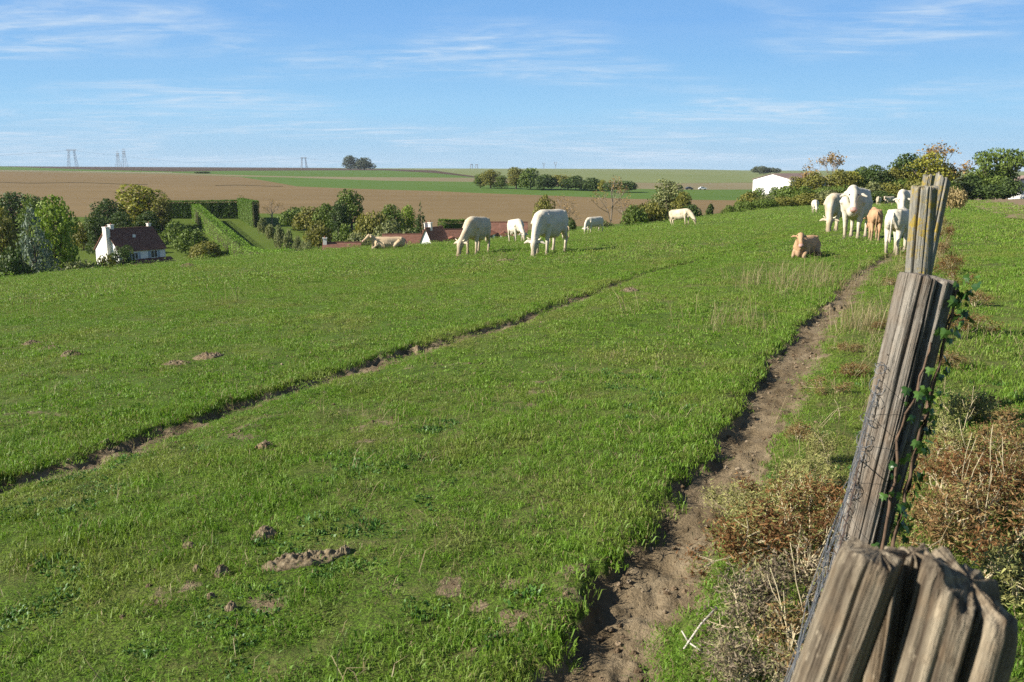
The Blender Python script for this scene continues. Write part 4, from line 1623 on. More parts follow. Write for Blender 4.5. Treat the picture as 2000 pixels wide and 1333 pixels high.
# cars parked by the far field
M_CARW = plain('white_car_paint', (0.72, 0.72, 0.72), 0.3, 0.5, 0.02, 1)
M_CARD = plain('dark_car_paint', (0.05, 0.055, 0.07), 0.3, 0.5, 0.02, 1)
M_TYRE = plain('tyre_rubber', (0.03, 0.03, 0.03), 0.9, 0.1, 0.1, 3)


def car(px, py, mat, label):
    x, y, _ = hit(px, py)
    root = empty('parked_car', (x, y, float(gz(x, y, False)) + 0.02), (0, 0, math.radians(6)))
    b = MB()
    prof = [(-2.05, 0.35), (-2.1, 0.85), (-1.5, 0.98), (-0.9, 1.45), (0.5, 1.47), (1.15, 1.0), (2.0, 0.85), (2.1, 0.4)]
    n = len(prof)
    vs = [(a, -0.85, c) for a, c in prof] + [(a, 0.85, c) for a, c in prof]
    b.add(vs, [tuple(range(n)), tuple(range(2 * n - 1, n - 1, -1))] + [(i, (i + 1) % n + 0, (i + 1) % n + n, i + n)[::-1] for i in range(n)])
    b.build('body', mat, root)
    for s in (-1, 1):
        w = MB()
        w.add([(-1.35, s * 0.86, 1.0), (-0.85, s * 0.86, 1.38), (0.45, s * 0.86, 1.4), (0.95, s * 0.86, 1.02)], [(0, 1, 2, 3) if s > 0 else (3, 2, 1, 0)])
        w.build('window', M_GLASS, root)
    for a in (-1.3, 1.3):
        for s in (-1, 1):
            MB().loft([(a, s * 0.70, 0.32), (a, s * 0.88, 0.32)], [0.32, 0.32], 12).build('wheel', M_TYRE, root)
    return tag(root, label, 'car', 'cars parked on the far field edge')


car(1372, 371, M_CARW, 'pale car parked at the edge of the far crop field')
car(1346, 371, M_CARD, 'dark car parked at the edge of the far crop field')

# ------------------------------------------------------------------ pylons and power lines
M_STEEL = plain('galvanised_steel', (0.22, 0.25, 0.29), 0.6, 0.4, 0.1, 0.2)


def lattice_leg(mb, x0, x1, z0, z1, w0, w1, t):
    k = 6
    for i in range(k):
        f0, f1 = i / k, (i + 1) / k
        xa, xb = x0 + (x1 - x0) * f0, x0 + (x1 - x0) * f1
        za, zb = z0 + (z1 - z0) * f0, z0 + (z1 - z0) * f1
        wa, wb = w0 + (w1 - w0) * f0, w0 + (w1 - w0) * f1
        for sy in (-1, 1):
            mb.bar((xa - wa, sy * wa, za), (xb - wb, sy * wb, zb), t)
            mb.bar((xa + wa, sy * wa, za), (xb + wb, sy * wb, zb), t)
            mb.bar((xa - wa, sy * wa, za), (xb + wb, sy * wb, zb), t * 0.7)


def pylon(px, top, Y, kind, label, H=None, rz=0.0):
    p = at(px, top, Y)
    zg = float(gz(p.x, p.y, False)) - 3
    H = p.z - zg
    root = empty('electricity_pylon', (p.x, p.y, zg), (0, 0, rz))
    t = 0.28 * Y / 2500
    b = MB()
    if kind == 'portal':
        s = H / 52
        for sx in (-1, 1):
            b = MB()
            lattice_leg(b, sx * 11.5 * s, sx * 7 * s, 0, H * 0.93, 3.2 * s, 1.5 * s, t * 1.3)
            b.build('tower', M_STEEL, root)
        c = MB()
        for z in (0.90, 0.96):
            c.bar((-14 * s, 0, H * z), (14 * s, 0, H * z), t * 1.6)
        for i in range(8):
            c.bar(((-14 + i * 3.5) * s, 0, H * 0.90), ((-12.2 + i * 3.5) * s, 0, H * 0.96), t)
        for sx in (-8, 8):
            c.bar((sx * s, 0, H * 0.96), (sx * s, 0, H), t * 1.2)
        c.build('crossarm', M_STEEL, root)
    elif kind == 'narrow':
        s = H / 52
        lattice_leg(b, 0, 0, 0, H * 0.62, 7 * s, 3 * s, t * 1.3)
        b.build('tower', M_STEEL, root)
        b = MB()
        lattice_leg(b, 0, 0, H * 0.62, H * 0.9, 3 * s, 2.6 * s, t * 1.3)
        b.build('tower_top', M_STEEL, root)
        c = MB()
        for z, w in ((0.74, 5), (0.86, 5.5), (0.97, 4)):
            c.bar((-w * s, 0, H * z), (w * s, 0, H * z), t * 1.4)
            c.bar((-w * s, 0, H * z), (0, 0, H * z + 2.5 * s), t)
            c.bar((w * s, 0, H * z), (0, 0, H * z + 2.5 * s), t)
        c.build('crossarm', M_STEEL, root)
    else:
        s = H / 52
        lattice_leg(b, 0, 0, 0, H * 0.5, 3.5 * s, 1.4 * s, t * 1.1)
        b.build('tower', M_STEEL, root)
        c = MB()
        for sx in (-1, 1):
            lattice_leg(c, sx * 0.6 * s, sx * 9 * s, H * 0.5, H * 0.92, 1.0 * s, 0.8 * s, t)
        c.bar((-13 * s, 0, H * 0.92), (13 * s, 0, H * 0.92), t * 1.3)
        c.build('crossarm', M_STEEL, root)
    return tag(root, label, 'pylon', 'pylons along the skyline'), p, H


P1 = pylon(139, 291, 2250, 'portal', 'wide two legged pylon above the green strip of skyline')
P2 = pylon(229, 296, 2700, 'narrow', 'shorter narrow lattice pylon of the close pair')
P3 = pylon(241, 291, 2450, 'narrow', 'taller narrow lattice pylon of the close pair')
P4 = pylon(593, 307, 2350, 'portal', 'wide two legged pylon standing alone near the skyline tree pair')
for (x, tp, kd, lb) in ((1062, 318, 'vee', 'faint small vee topped pylon above the far grove'), (1085, 316, 'vee', 'faint larger vee topped pylon above the far grove'),
                        (921, 321, 'portal', 'faint small pylon before the far grove'), (931, 321, 'portal', 'faint small pylon closest to the open end of the grove')):
    pylon(x, tp, 2800, kd, lb)


def power_line(pts, sag, label, r=0.11):
    mb = MB()
    for (p, q) in zip(pts[:-1], pts[1:]):
        path = []
        for i in range(25):
            t = i / 24
            v = p.lerp(q, t)
            path.append((v.x, v.y, v.z - sag * 4 * t * (1 - t)))
        mb.loft(path, [r] * 25, 4)
    o = mb.build('power_line', M_STEEL)
    return tag(o, label, 'power line', 'power lines along the skyline')


a1 = P1[1] + Vector((0, 0, -3))
power_line([at(-500, 318, 1900), a1], 8, 'power line running off from the wide two legged pylon away from the other pylons', 0.17)
power_line([a1, at(366, 318, 2300) + Vector((0, 0, 0)), P4[1] + Vector((-10, 0, -4))], 2, 'power line swung between the two wide pylons', 0.13)
power_line([P4[1] + Vector((10, 0, -4)), at(760, 321, 2500)], 3, 'power line leaving the lone wide pylon towards the tree pair', 0.12)

# ------------------------------------------------------------------ cattle


def hide_mat(name, pale, tan, legs):
    m = NT(name, 0.75, 0.15)
    oc = m.ocoord()
    n1 = m.noise(oc, 2.2, 4)
    n2 = m.noise(m.map(oc, (18, 40, 18)), 1.5, 4, 0.7)
    c = m.mix(m.rng(n1, 0.42, 0.68), pale, tan)
    sp = m.n('ShaderNodeSeparateXYZ')
    m.t.links.new(oc, sp.inputs[0])
    low = m.math('ADD', sp.outputs['Z'], m.math('MULTIPLY', m.math('SUBTRACT', n1, 0.5), 0.5))
    c = m.mix(m.rng(low, 0.05, 0.55, 0.75, 0.0), c, legs)
    c = m.mix(m.rng(n2, 0.4, 0.7, 0, 0.30), c, tuple(x * 0.72 for x in tan))
    n3 = m.noise(oc, 6.5, 5, 0.65)
    c = m.mix(m.rng(n3, 0.52, 0.72, 0, 0.35), c, tuple(x * 0.78 for x in legs))
    mud = m.math('ADD', sp.outputs['Z'], m.math('MULTIPLY', m.math('SUBTRACT', n3, 0.5), 0.7))
    c = m.mix(m.rng(mud, 0.10, 0.38, 0.6, 0.0), c, (0.16, 0.12, 0.075))
    m.color(c)
    m.bump(m.math('ADD', n2, m.math('MULTIPLY', n3, 0.7)), 0.5, 0.02)
    return m.m


M_CREAM = hide_mat('cream_hide', (0.53, 0.46, 0.34), (0.48, 0.38, 0.245), (0.42, 0.33, 0.21))
M_WHITEH = hide_mat('white_hide', (0.60, 0.545, 0.44), (0.55, 0.475, 0.35), (0.48, 0.40, 0.28))
M_TANH = hide_mat('tan_hide', (0.52, 0.39, 0.24), (0.46, 0.32, 0.18), (0.50, 0.39, 0.26))
M_RUSTH = hide_mat('rust_brown_hide', (0.45, 0.28, 0.155), (0.37, 0.205, 0.105), (0.48, 0.35, 0.22))
M_NOSE = plain('pink_nose', (0.42, 0.25, 0.20), 0.5, 0.35, 0.1, 20)
M_EYE = plain('dark_eye', (0.015, 0.012, 0.010), 0.15, 0.6, 0.1, 20)
M_HORN = plain('pale_horn', (0.62, 0.54, 0.38), 0.45, 0.35, 0.1, 20)
M_HOOF = plain('dark_hoof', (0.09, 0.07, 0.05), 0.6, 0.3, 0.15, 20)


def fuse(mb, voxel, smooth):
    """One continuous skin over overlapping shapes."""
    tmp = bpy.data.objects.new('tmp_fuse', mb.mesh('tmp_fuse'))
    COL.objects.link(tmp)
    md = tmp.modifiers.new('r', 'REMESH')
    md.mode = 'VOXEL'
    md.voxel_size = voxel
    sm = tmp.modifiers.new('s', 'SMOOTH')
    sm.factor = 0.5
    sm.iterations = smooth
    dg = bpy.context.evaluated_depsgraph_get()
    me = bpy.data.meshes.new_from_object(tmp.evaluated_get(dg))
    old = tmp.data
    bpy.data.objects.remove(tmp)
    bpy.data.meshes.remove(old)
    me.polygons.foreach_set('use_smooth', [True] * len(me.polygons))
    return me


def rotz(p, a, c=(0, 0)):
    x, y = p[0] - c[0], p[1] - c[1]
    return (c[0] + x * math.cos(a) - y * math.sin(a), c[1] + x * math.sin(a) + y * math.cos(a), p[2])


def cow(px, py, height, heading, label, pose='graze', neck_yaw=0.0, mat=None, horns=True, calf=False, step=0.0, group='cattle on the pasture', head_drop=0.0, name='cow', voxel=None):
    """A beast with its near feet at (px, py). heading: 0 = facing right, 90 = away, -90 = towards the camera (degrees)."""
    mat = mat or M_WHITEH
    W = 0.80 if calf else 1.0                    # slimmer trunk
    HB = 1.18 if calf else 1.0                   # bigger head for its size
    lie = pose == 'lie'
    dz = -0.60 if lie else 0.0
    if calf:
        dz += 0.05
    mb = MB()
    dep = 0.80 if calf else 1.0
    secs = [(-1.10, 1.08, .07, .10), (-1.04, 1.08, .19, .24), (-.90, 1.07, .270, .33), (-.62, 1.04, .30, .365), (-.3, .98, .36, .42), (.05, .95, .40, .455), (.34, .98, .365, .435),
            (.58, 1.04, .285, .385), (.80, 1.05, .225, .33), (.98, 1.04, .14, .22)]
    mb.loft([(x, 0, z + dz + (0.04 if calf else 0)) for x, z, w, h in secs], [(w * W, h * dep) for x, z, w, h in secs], 20, power=0.86)
    mb.ball((.80, 0, .80 + dz), (.20, .15 * W, .20), 12, 8)                         # brisket
    for s in (-1, 1):
        mb.ball((.60, s * .17 * W, 1.02 + dz), (.24, .13, .30), 12, 8)              # shoulder
        mb.ball((-.80, s * .16 * W, 1.02 + dz), (.28, .15, .30), 12, 8)             # thigh
        mb.ball((-.84, s * .19 * W, 1.30 + dz), (.10, .07, .06), 8, 6)              # hip bone
    for s in (-1, 1):
        for q in range(4):                                                          # ribs under the skin
            mb.loft([(.28 - q * .13, s * .20 * W, 1.24 + dz), (.24 - q * .13, s * .385 * W, 1.02 + dz), (.20 - q * .13, s * .35 * W, .74 + dz)], [.03, .045, .03], 6)
        mb.loft([(.62, s * .20 * W, 1.28 + dz), (.74, s * .27 * W, .98 + dz), (.66, s * .22 * W, .80 + dz)], [.06, .075, .05], 8)
        mb.loft([(-.84, s * .22 * W, 1.28 + dz), (-1.02, s * .15 * W, 1.12 + dz)], [.05, .05], 6)
    mb.ball((.50, 0, 1.35 + dz), (.26, .09, .07), 10, 6)                            # withers
    sh = (.80, 0)
    # neck and head
    if pose == 'graze':
        neck = [(.66, 0, 1.12), (.92, 0, 1.00), (1.14, 0, .80), (1.30, 0, .58), (1.38, 0, .46)]
        nr = [(.21, .30), (.17, .26), (.135, .20), (.115, .165), (.11, .14)]
        hd = Vector((0.24, 0, -0.97))
    elif pose == 'stand':
        neck = [(.66, 0, 1.14), (.92, 0, 1.22), (1.12, 0, 1.30 - head_drop * .5), (1.28, 0, 1.37 - head_drop)]
        nr = [(.21, .30), (.18, .26), (.145, .20), (.12, .16)]
        hd = Vector((0.62, 0, -0.78))
    else:
        neck = [(.66, 0, 1.12), (.88, 0, 1.24), (1.04, 0, 1.36), (1.14, 0, 1.46)]
        nr = [(.20, .29), (.165, .23), (.13, .18), (.115, .15)]
        hd = Vector((0.80, 0, -0.60))
    if calf:
        nr = [(a * .85, b * .85) for a, b in nr]
    zoff = dz if pose != 'graze' else (0.05 if calf else 0)
    if pose == 'graze' and calf:
        neck = [(x, y, z) for x, y, z in neck]
    k = len(neck) - 1
    pts = []
    for i, p in enumerate(neck):
        q = rotz((p[0], p[1], p[2] + (zoff if pose != 'graze' else 0.0)), neck_yaw * (i / k) ** 1.2, sh)
        pts.append(q)
    mb.loft(pts, nr, 14)
    hd = Vector(rotz(hd, neck_yaw * 1.15)).normalized()
    h0 = Vector(pts[-1]) - hd * 0.02
    side = Vector((-math.sin(neck_yaw * 1.15), math.cos(neck_yaw * 1.15), 0))
    L = .50 * HB if calf else .54
    hs = [(-.10, .07, .08), (-.04, .12, .125), (.10, .128, .150), (.24, .112, .135), (.38, .085, .108), (.50, .080, .090), (.62, .088, .085), (.76, .086, .075), (.86, .055, .05)]
    upv = hd.cross(side)
    kk = L / .80
    ks = HB * (.86 if calf else 1.0)
    mb.loft([h0 + hd * (t * kk) for t, w, h in hs], [(w * ks, h * ks) for t, w, h in hs], 14, up=tuple(upv))
    front = upv if upv.dot(Vector((1, 0, 0.6))) > 0 else -upv
    front = hd.cross(side)
    if front.dot(Vector(rotz((1, 0, 0), neck_yaw))) < 0:
        front = -front
    for s in (-1, 1):                                                               # ears
        e0 = h0 + side * (s * .10 * ks) + hd * (.03 * kk) - front * .03
        e1 = e0 + side * (s * .13 * ks) - hd * .015 + Vector((0, 0, .0))
        e2 = e0 + side * (s * .25 * ks) + hd * .05
        mb.loft([e0, e1, e2], [(.045 * ks, .03), (.07 * ks, .032), (.025, .02)], 8, up=tuple(front))
    # legs
    feet = []
    lx = 1.0
    if not lie:
        st = step
        ext = -0.06
        for s in (-1, 1):
            fx = .60 + s * st
            mb.loft([(.60, s * .19 * W, .98), (.60 + s * st * .3, s * .19 * W, .70), (.60 + s * st * .6, s * .185 * W, .46), (.60 + s * st * .85, s * .18 * W, .22), (fx, s * .18 * W, .09), (fx + .02, s * .18 * W, ext)],
                    [(.14, .15), (.095, .10), (.062, .066), (.046, .05), (.056, .06), (.062, .07)], 10, up=(1, 0, 0))
            feet.append((fx + .025, s * .18 * W))
            gx = -.86 - s * st
            mb.loft([(-.80, s * .17 * W, 1.05), (-.74, s * .20 * W, .78), (-.86 - s * st * .4, s * .195 * W, .56), (-.95 - s * st * .6, s * .19 * W, .46), (-.90 - s * st * .85, s * .185 * W, .22), (gx, s * .185 * W, .08), (gx + .02, s * .185 * W, ext)],
                    [(.15, .20), (.12, .17), (.075, .095), (.056, .068), (.045, .052), (.056, .06), (.062, .07)], 10, up=(1, 0, 0))
            feet.append((gx + .025, s * .185 * W))
        if not calf:
            mb.ball((-.55, 0, .62), (.20, .14, .13), 10, 7)                         # udder
    else:
        for s in (-1, 1):
            mb.loft([(.58, s * .24 * W, .38), (.82, s * .27 * W, .20), (.98, s * .24 * W, .09)], [(.11, .12), (.075, .08), (.06, .06)], 10)
            mb.loft([(.98, s * .24 * W, .09), (.80, s * .30 * W, .06), (.66, s * .28 * W, .05)], [(.055, .055), (.045, .045), (.055, .05)], 8)
            mb.loft([(-.78, s * .22 * W, .50), (-.50, s * .36 * W, .30), (-.34, s * .42 * W, .16)], [(.17, .20), (.13, .16), (.08, .10)], 10)
            mb.loft([(-.34, s * .42 * W, .14), (-.60, s * .47 * W, .07), (-.20, s * .50 * W, .05)], [(.06, .07), (.05, .05), (.055, .05)], 8)
            feet.append((.64, s * .28 * W))
            feet.append((-.16, s * .50 * W))
    sc = height / 1.42
    if lie:
        sc = height / (1.10 if not calf else 1.05)
    body = fuse(mb, voxel or 0.026, 4)
    p = gpt(px, py)
    a = math.radians(heading)
    # put the near edge of the beast at the marked spot: shift its middle back along the line of sight
    root = empty(name, p, (0, 0, a), sc)
    if not lie:
        near = min(feet, key=lambda f: math.sin(a) * f[0] + math.cos(a) * f[1])
        back = math.sin(a) * near[0] + math.cos(a) * near[1]
        cen = Vector((0, -back * sc * 0.75, 0))
        nx, ny = p.x + cen.x, p.y + cen.y
        # keep the bearing of the body's middle
        zs = []
        for fx, fy in feet:
            wx = nx + (fx * math.cos(a) - fy * math.sin(a)) * sc
            wy = ny + (fx * math.sin(a) + fy * math.cos(a)) * sc
            zs.append(float(gz(wx, wy)))
        zf, zb = (zs[0] + zs[2]) / 2, (zs[1] + zs[3]) / 2
        pitch = -math.atan2(zf - zb, 1.46 * sc)                  # tilts along its length with the slope, stands upright across it
        root.location = (nx, ny, (zf * .86 + zb * .60) / 1.46)
        root.rotation_euler = Euler((0, pitch, a), 'XYZ')
    else:
        cx, cy = p.x, p.y + 0.35 * sc
        root.location = (cx, cy, float(gz(cx, cy)) - 0.02)
    obj('body', body, mat, root)
    # parts with a look of their own
    for s in (-1, 1):
        e = h0 + hd * (.13 * kk) + side * (s * .112 * ks) + front * (.075 * ks)
        MB().ball(e, .022 * ks, 8, 6).build('eye', M_EYE, root, True)
        if horns:
            q0 = h0 + side * (s * .085) - hd * .035 + front * .01
            q1 = q0 + side * (s * .09) - hd * .02 + front * .02
            q2 = q1 + side * (s * .05) - hd * .05 + front * .05
            MB().loft([q0, q1, q2], [.030, .024, .007], 8).build('horn', M_HORN, root, True)
    nz = h0 + hd * (.80 * kk)
    MB().loft([nz - hd * .045 + front * .012, nz + hd * .01 + front * .008, nz + hd * (.058 * kk / .675) + front * .004], [(.090 * ks, .076 * ks), (.090 * ks, .074 * ks), (.055 * ks, .05 * ks)], 14, up=tuple(upv)).build('muzzle', M_NOSE, root, True)
    if not lie:
        t = MB()
        t.loft([(-1.06, 0, 1.30), (-1.17, 0.0, 1.22), (-1.19, 0.02, .95), (-1.17, 0.03, .70), (-1.16, .03, .52), (-1.16, .03, .40)], [.035, .032, .022, .020, .045, .012], 8)
        t.build('tail', mat, root, True)
        for fx, fy in feet:
            MB().loft([(fx, fy, -.065), (fx + .006, fy, .055)], [(.068, .080), (.058, .068)], 10, up=(1, 0, 0)).build('hoof', M_HOOF, root, True)
    else:
        t = MB()
        t.loft([(-1.06, 0, 1.28 + dz), (-1.20, .05, 1.0 + dz), (-1.18, .18, .22), (-1.02, .32, .05)], [.035, .026, .022, .04], 8)
        t.build('tail', mat, root, True)
    return tag(root, label, 'calf' if calf else 'cow', group)


cow(930, 497, 1.42, -105, 'cream cow grazing with one pale horn showing, next to the village roofs', 'graze', -0.35, M_CREAM, step=.05)
cow(1008, 474, 1.40, -74, 'white cow grazing head on, between the two larger grazing cows', 'graze', 0.15, M_WHITEH, step=.03)
cow(1074, 496, 1.46, -114, 'large white cow grazing beside its long shadow, curved horns spread', 'graze', 0.10, M_WHITEH, step=.06)
cow(1087, 477, 0.85, 150, 'pale tan calf half hidden behind the large white grazing cow', 'stand', 0.2, M_TANH, False, True, name='calf', head_drop=.2)
cow(1161, 455, 1.38, -136, 'small looking white cow grazing alone near the tall bare tree', 'graze', 0.30, M_WHITEH, step=.04)
cow(1332, 442, 1.40, -46, 'white cow grazing in profile on the brow before the thicket', 'graze', 0.0, M_CREAM, False, step=.05)
cow(756, 489, 1.12, -168, 'pale tan cow lying down on the brow of the pasture', 'lie', 0.25, M_TANH)
cow(1594, 416, 1.40, -104, 'far white cow grazing close against the hedgerow', 'graze', 0.1, M_WHITEH, voxel=.04)
cow(1641, 454, 1.42, -122, 'horned cream cow grazing beside the big standing one', 'graze', 0.12, M_CREAM, step=.05)
cow(1682, 467, 1.52, -118, 'big white cow standing with head raised, facing the viewer', 'stand', 0.16, M_WHITEH, False, step=.07, head_drop=.16)
cow(1717, 471, 0.86, 72, 'reddish tan calf seen from behind beside the big standing cow', 'stand', 0.2, M_RUSTH, False, True, name='calf', head_drop=.45)
cow(1766, 493, 0.98, 58, 'cream white calf with its head down by the lichened post', 'graze', -0.55, M_WHITEH, False, True, name='calf', step=.06)
cow(1788, 443, 1.44, -140, 'white cow looking up behind the cream white calf', 'stand', 0.45, M_WHITEH, False, step=.05, head_drop=.26)
cow(1718, 403, 1.40, -118, 'far cream cow standing at the foot of the hedgerow', 'stand', 0.1, M_CREAM, False, voxel=.04)
cow(1738, 402, 1.38, -150, 'far pale cow beside the cream one at the foot of the hedgerow', 'stand', 0.3, M_CREAM, False, voxel=.04)
cow(1579, 502, 0.58, -124, 'reddish tan calf lying in the grass with ears spread', 'lie', 0.30, M_RUSTH, False, True, name='calf')

# ------------------------------------------------------------------ fence posts


def wood_mat(name, pale, dark, brown, lichen=0.0):
    m = NT(name, 0.9, 0.12)
    oc = m.ocoord()
    g1 = m.noise(m.map(oc, (55, 55, 2.2)), 1.0, 6, 0.65)
    g2 = m.noise(m.map(oc, (150, 150, 5)), 1.0, 4, 0.6)
    b = m.noise(oc, 9.0, 4, 0.6)
    c = m.mix(m.rng(g1, 0.36, 0.60), dark, pale)
    g3 = m.noise(m.map(oc, (20, 20, 4)), 1.0, 5, 0.7)
    c = m.mix(m.rng(g3, 0.50, 0.72, 0, 0.7), c, tuple(x * 0.62 for x in dark))
    c = m.mix(m.rng(g3, 0.24, 0.44, 0.55, 0), c, tuple(min(1, x * 1.35) for x in pale))
    c = m.mix(m.rng(b, 0.45, 0.70, 0, 0.75), c, brown)
    c = m.mix(m.rng(g2, 0.52, 0.72, 0, 0.5), c, tuple(x * 0.5 for x in dark))
    if lichen:
        l1 = m.noise(oc, 13.0, 5, 0.7)
        l2 = m.noise(oc, 60.0, 3, 0.7)
        lf = m.rng(m.math('ADD', l1, m.math('MULTIPLY', m.math('SUBTRACT', l2, 0.5), 0.35)), 0.60 - lichen, 0.74 - lichen)
        c = m.mix(lf, c, m.mix(m.rng(l2, 0.3, 0.7), (0.22, 0.150, 0.022), (0.34, 0.25, 0.055)))
    sp = m.noise(m.map(oc, (90, 90, 30)), 1.0, 3, 0.6)
    c = m.mix(m.rng(sp, 0.60, 0.70, 0, 0.55), c, tuple(x * 0.55 for x in dark))
    c = m.mix(m.rng(sp, 0.26, 0.36, 0.5, 0), c, tuple(min(1, x * 1.5) for x in pale))
    m.color(c)
    m.bump(m.math('ADD', g1, m.math('MULTIPLY', g2, 0.6)), 1.0, 0.012)
    return m.m


M_WOODA = wood_mat('weathered_oak', (0.290, 0.240, 0.170), (0.066, 0.050, 0.035), (0.190, 0.126, 0.070))
M_WOODB = wood_mat('grey_oak', (0.270, 0.240, 0.198), (0.075, 0.062, 0.050), (0.180, 0.132, 0.090), 0.0)
M_WOODC = wood_mat('lichened_oak', (0.290, 0.272, 0.228), (0.150, 0.138, 0.112), (0.185, 0.170, 0.115), 0.105)


def stake_mesh(L, rb, rt, seed, cracks, n=150, m=70, flat=None, ragged=0.03, aspect=1.0, slant=(0, 0), groove=0.006, dome=0.0, worn=0.0):
    """A split, weathered stake standing on z: cracks = [(angle, depth, width, top only)], flat = (angle, cut)."""
    th = np.linspace(0, 2 * math.pi, n, endpoint=False)
    z = np.linspace(0, 1, m) ** 0.8
    Z, T = np.meshgrid(z, th, indexing='ij')
    r = rb + (rt - rb) * Z
    bump = (fbm(np.cos(T) * 1.3 + 3 + seed, np.sin(T) * 1.3 + Z * 1.6, seed, 3) - 0.5) * 0.30
    r = r * (1 + bump)
    ridg = (fbm(T * 7 + seed + 1.5 * vnoise(Z * 4, T * 0, seed), Z * 1.2, seed + 5, 3) - 0.5)
    # wrap the seam of the fine ridges
    wrap = 0.5 - 0.5 * np.cos(T)
    fine = fbm(T * 19 + seed + 1.2 * vnoise(Z * 7, T * 2, seed + 2), Z * 2.5, seed + 6, 2) - 0.5
    r = r + groove * (2.2 * ridg + 1.5 * fine) * np.clip(wrap * 3, 0, 1)
    ck = np.maximum(np.clip(-ridg * 3.0 - 0.3, 0, 1) * 0.5, np.clip(-fine * 3.0 - 0.35, 0, 1) * 0.7)
    for (a0, dep, wd, zt) in cracks:
        wig = 0.10 * (fbm(Z * 6, Z * 0 + a0 * 3, seed + 9, 3) - 0.5)
        d = np.angle(np.exp(1j * (T - a0 - wig)))
        w2 = wd * (0.6 + 0.8 * fbm(Z * 5, Z * 0 + a0, seed + 19, 2))
        f = np.exp(-(d / w2) ** 2) * np.clip((Z - zt) * 5, 0, 1)
        r = r - dep * f
        ck = np.maximum(ck, f)
    r = r * (1 - worn * np.clip((Z - 0.975) / 0.025, 0, 1) ** 2)              # rim rounded off by weather
    x, y = r * np.cos(T), r * np.sin(T) * aspect
    if flat:
        for fa, cut in flat:
            d = x * math.cos(fa) + y * math.sin(fa)
            ov = np.maximum(d - cut, 0)
            x, y = x - ov * math.cos(fa) * 0.92, y - ov * math.sin(fa) * 0.92
    topn = ragged * (fbm(np.cos(T) * 2.5 + seed, np.sin(T) * 2.5, seed + 3, 4) - 0.5) * 2
    zz = Z * L + topn * Z ** 6 + (x * slant[0] + y * slant[1]) * Z ** 8
    V = np.stack([x, y, zz], -1).reshape(-1, 3)
    C = ck.reshape(-1)
    i, j = np.meshgrid(np.arange(m - 1), np.arange(n), indexing='ij')
    j2 = (j + 1) % n
    Q = np.stack([i * n + j, i * n + j2, (i + 1) * n + j2, (i + 1) * n + j], -1).reshape(-1, 4)
    # worn end grain
    rings = [0.90, 0.72, 0.5, 0.28, 0.1]
    base = (m - 1) * n
    tx, ty, tz = x[-1], y[-1], zz[-1]
    cx, cy, cz = tx.mean(), ty.mean(), tz.mean()
    Vt, Ct = [], []
    for f in rings:
        xx, yy = cx + (tx - cx) * f, cy + (ty - cy) * f
        hh = cz + (tz - cz) * f + dome * (1 - f ** 2) + 0.012 * ragged / 0.03 * (fbm(xx * 90 + seed, yy * 90, seed + 33, 4) - 0.5) * (1 if f < 0.9 else 0.4) + 0.006 * (1 - f)
        Vt.append(np.stack([xx, yy, hh], -1))
        Ct.append(ck[-1] * f * 0.7)
    V = np.vstack([V] + Vt)
    C = np.concatenate([C] + Ct)
    k = np.arange(n)
    k2 = (k + 1) % n
    prev = base
    Qs = [Q]
    for q in range(len(rings)):
        cur = m * n + q * n
        Qs.append(np.stack([prev + k, prev + k2, cur + k2, cur + k], -1))
        prev = cur
    V = np.vstack([V, [[cx, cy, cz + dome]]])
    C = np.append(C, 0)
    T3 = np.stack([prev + k, prev + k2, np.full(n, len(V) - 1)], -1)
    return mesh_np('stake', V, np.vstack(Qs), T3, True, {'crack': C})


def axis_of(top_px, low_px, Y, Y2=None):
    """Top of a post, its direction and its length down into the ground."""
    T = at(*top_px, Y)
    P = at(*low_px, Y if Y2 is None else Y2)
    d = (T - P).normalized()
    L = 0.2
    while L < 3:
        q = T - d * L
        if q.z < float(gz(q.x, q.y)) - 0.05:
            break
        L += 0.01
    return T, d, L


def post_frame(T, d, L, face=None):
    """Rotation that stands local z along d, with local -y turned towards the camera."""
    z = d
    toc = Vector((-T.x, -T.y, 0)).normalized()
    y = -(toc - z * toc.dot(z)).normalized()
    x = y.cross(z).normalized()
    M = Matrix((x, y, z)).transposed()
    return M.to_euler(), T - d * L


# the split post under the camera
T1, d1, L1 = axis_of((1728, 1086), (1640, 1333), 0.95)
e1, b1 = post_frame(T1, d1, L1)
post1 = empty('fence_post', b1, e1)
s1 = stake_mesh(L1, 0.054, 0.047, 3, [(-1.95, 0.006, 0.035, 0.0), (-1.45, 0.004, 0.03, 0.35), (0.5, 0.02, 0.2, 0.0)], n=420, m=120,
                flat=[(-0.25, 0.016)], ragged=0.016, aspect=1.0, groove=0.0006, worn=0.07, dome=0.0)
obj('stake', s1, M_WOODA, post1)
T1b, d1b, L1b = axis_of((1893, 1148), (1842, 1333), 0.93)
inv = Matrix.Translation(b1) @ e1.to_matrix().to_4x4()
inv = inv.inverted()
e1b, b1b = post_frame(T1b, d1b, L1b)
s2 = stake_mesh(L1b, 0.066, 0.057, 8, [(-1.22, 0.034, 0.13, 0.0), (-1.85, 0.005, 0.05, 0.2), (-0.55, 0.024, 0.13, 0.0), (2.0, 0.02, 0.2, 0.0)], n=420, m=120,
                flat=[(3.14, 0.052)], ragged=0.024, aspect=0.95, slant=(-0.42, 0.1), groove=0.0006, worn=0.08, dome=0.0)
o2 = obj('stake', s2, M_WOODA, post1)
o2.matrix_local = inv @ (Matrix.Translation(b1b) @ e1b.to_matrix().to_4x4())
T1c, d1c, L1c = axis_of((1782, 1088), (1748, 1333), 1.03)
e1c, b1c = post_frame(T1c, d1c, L1c)
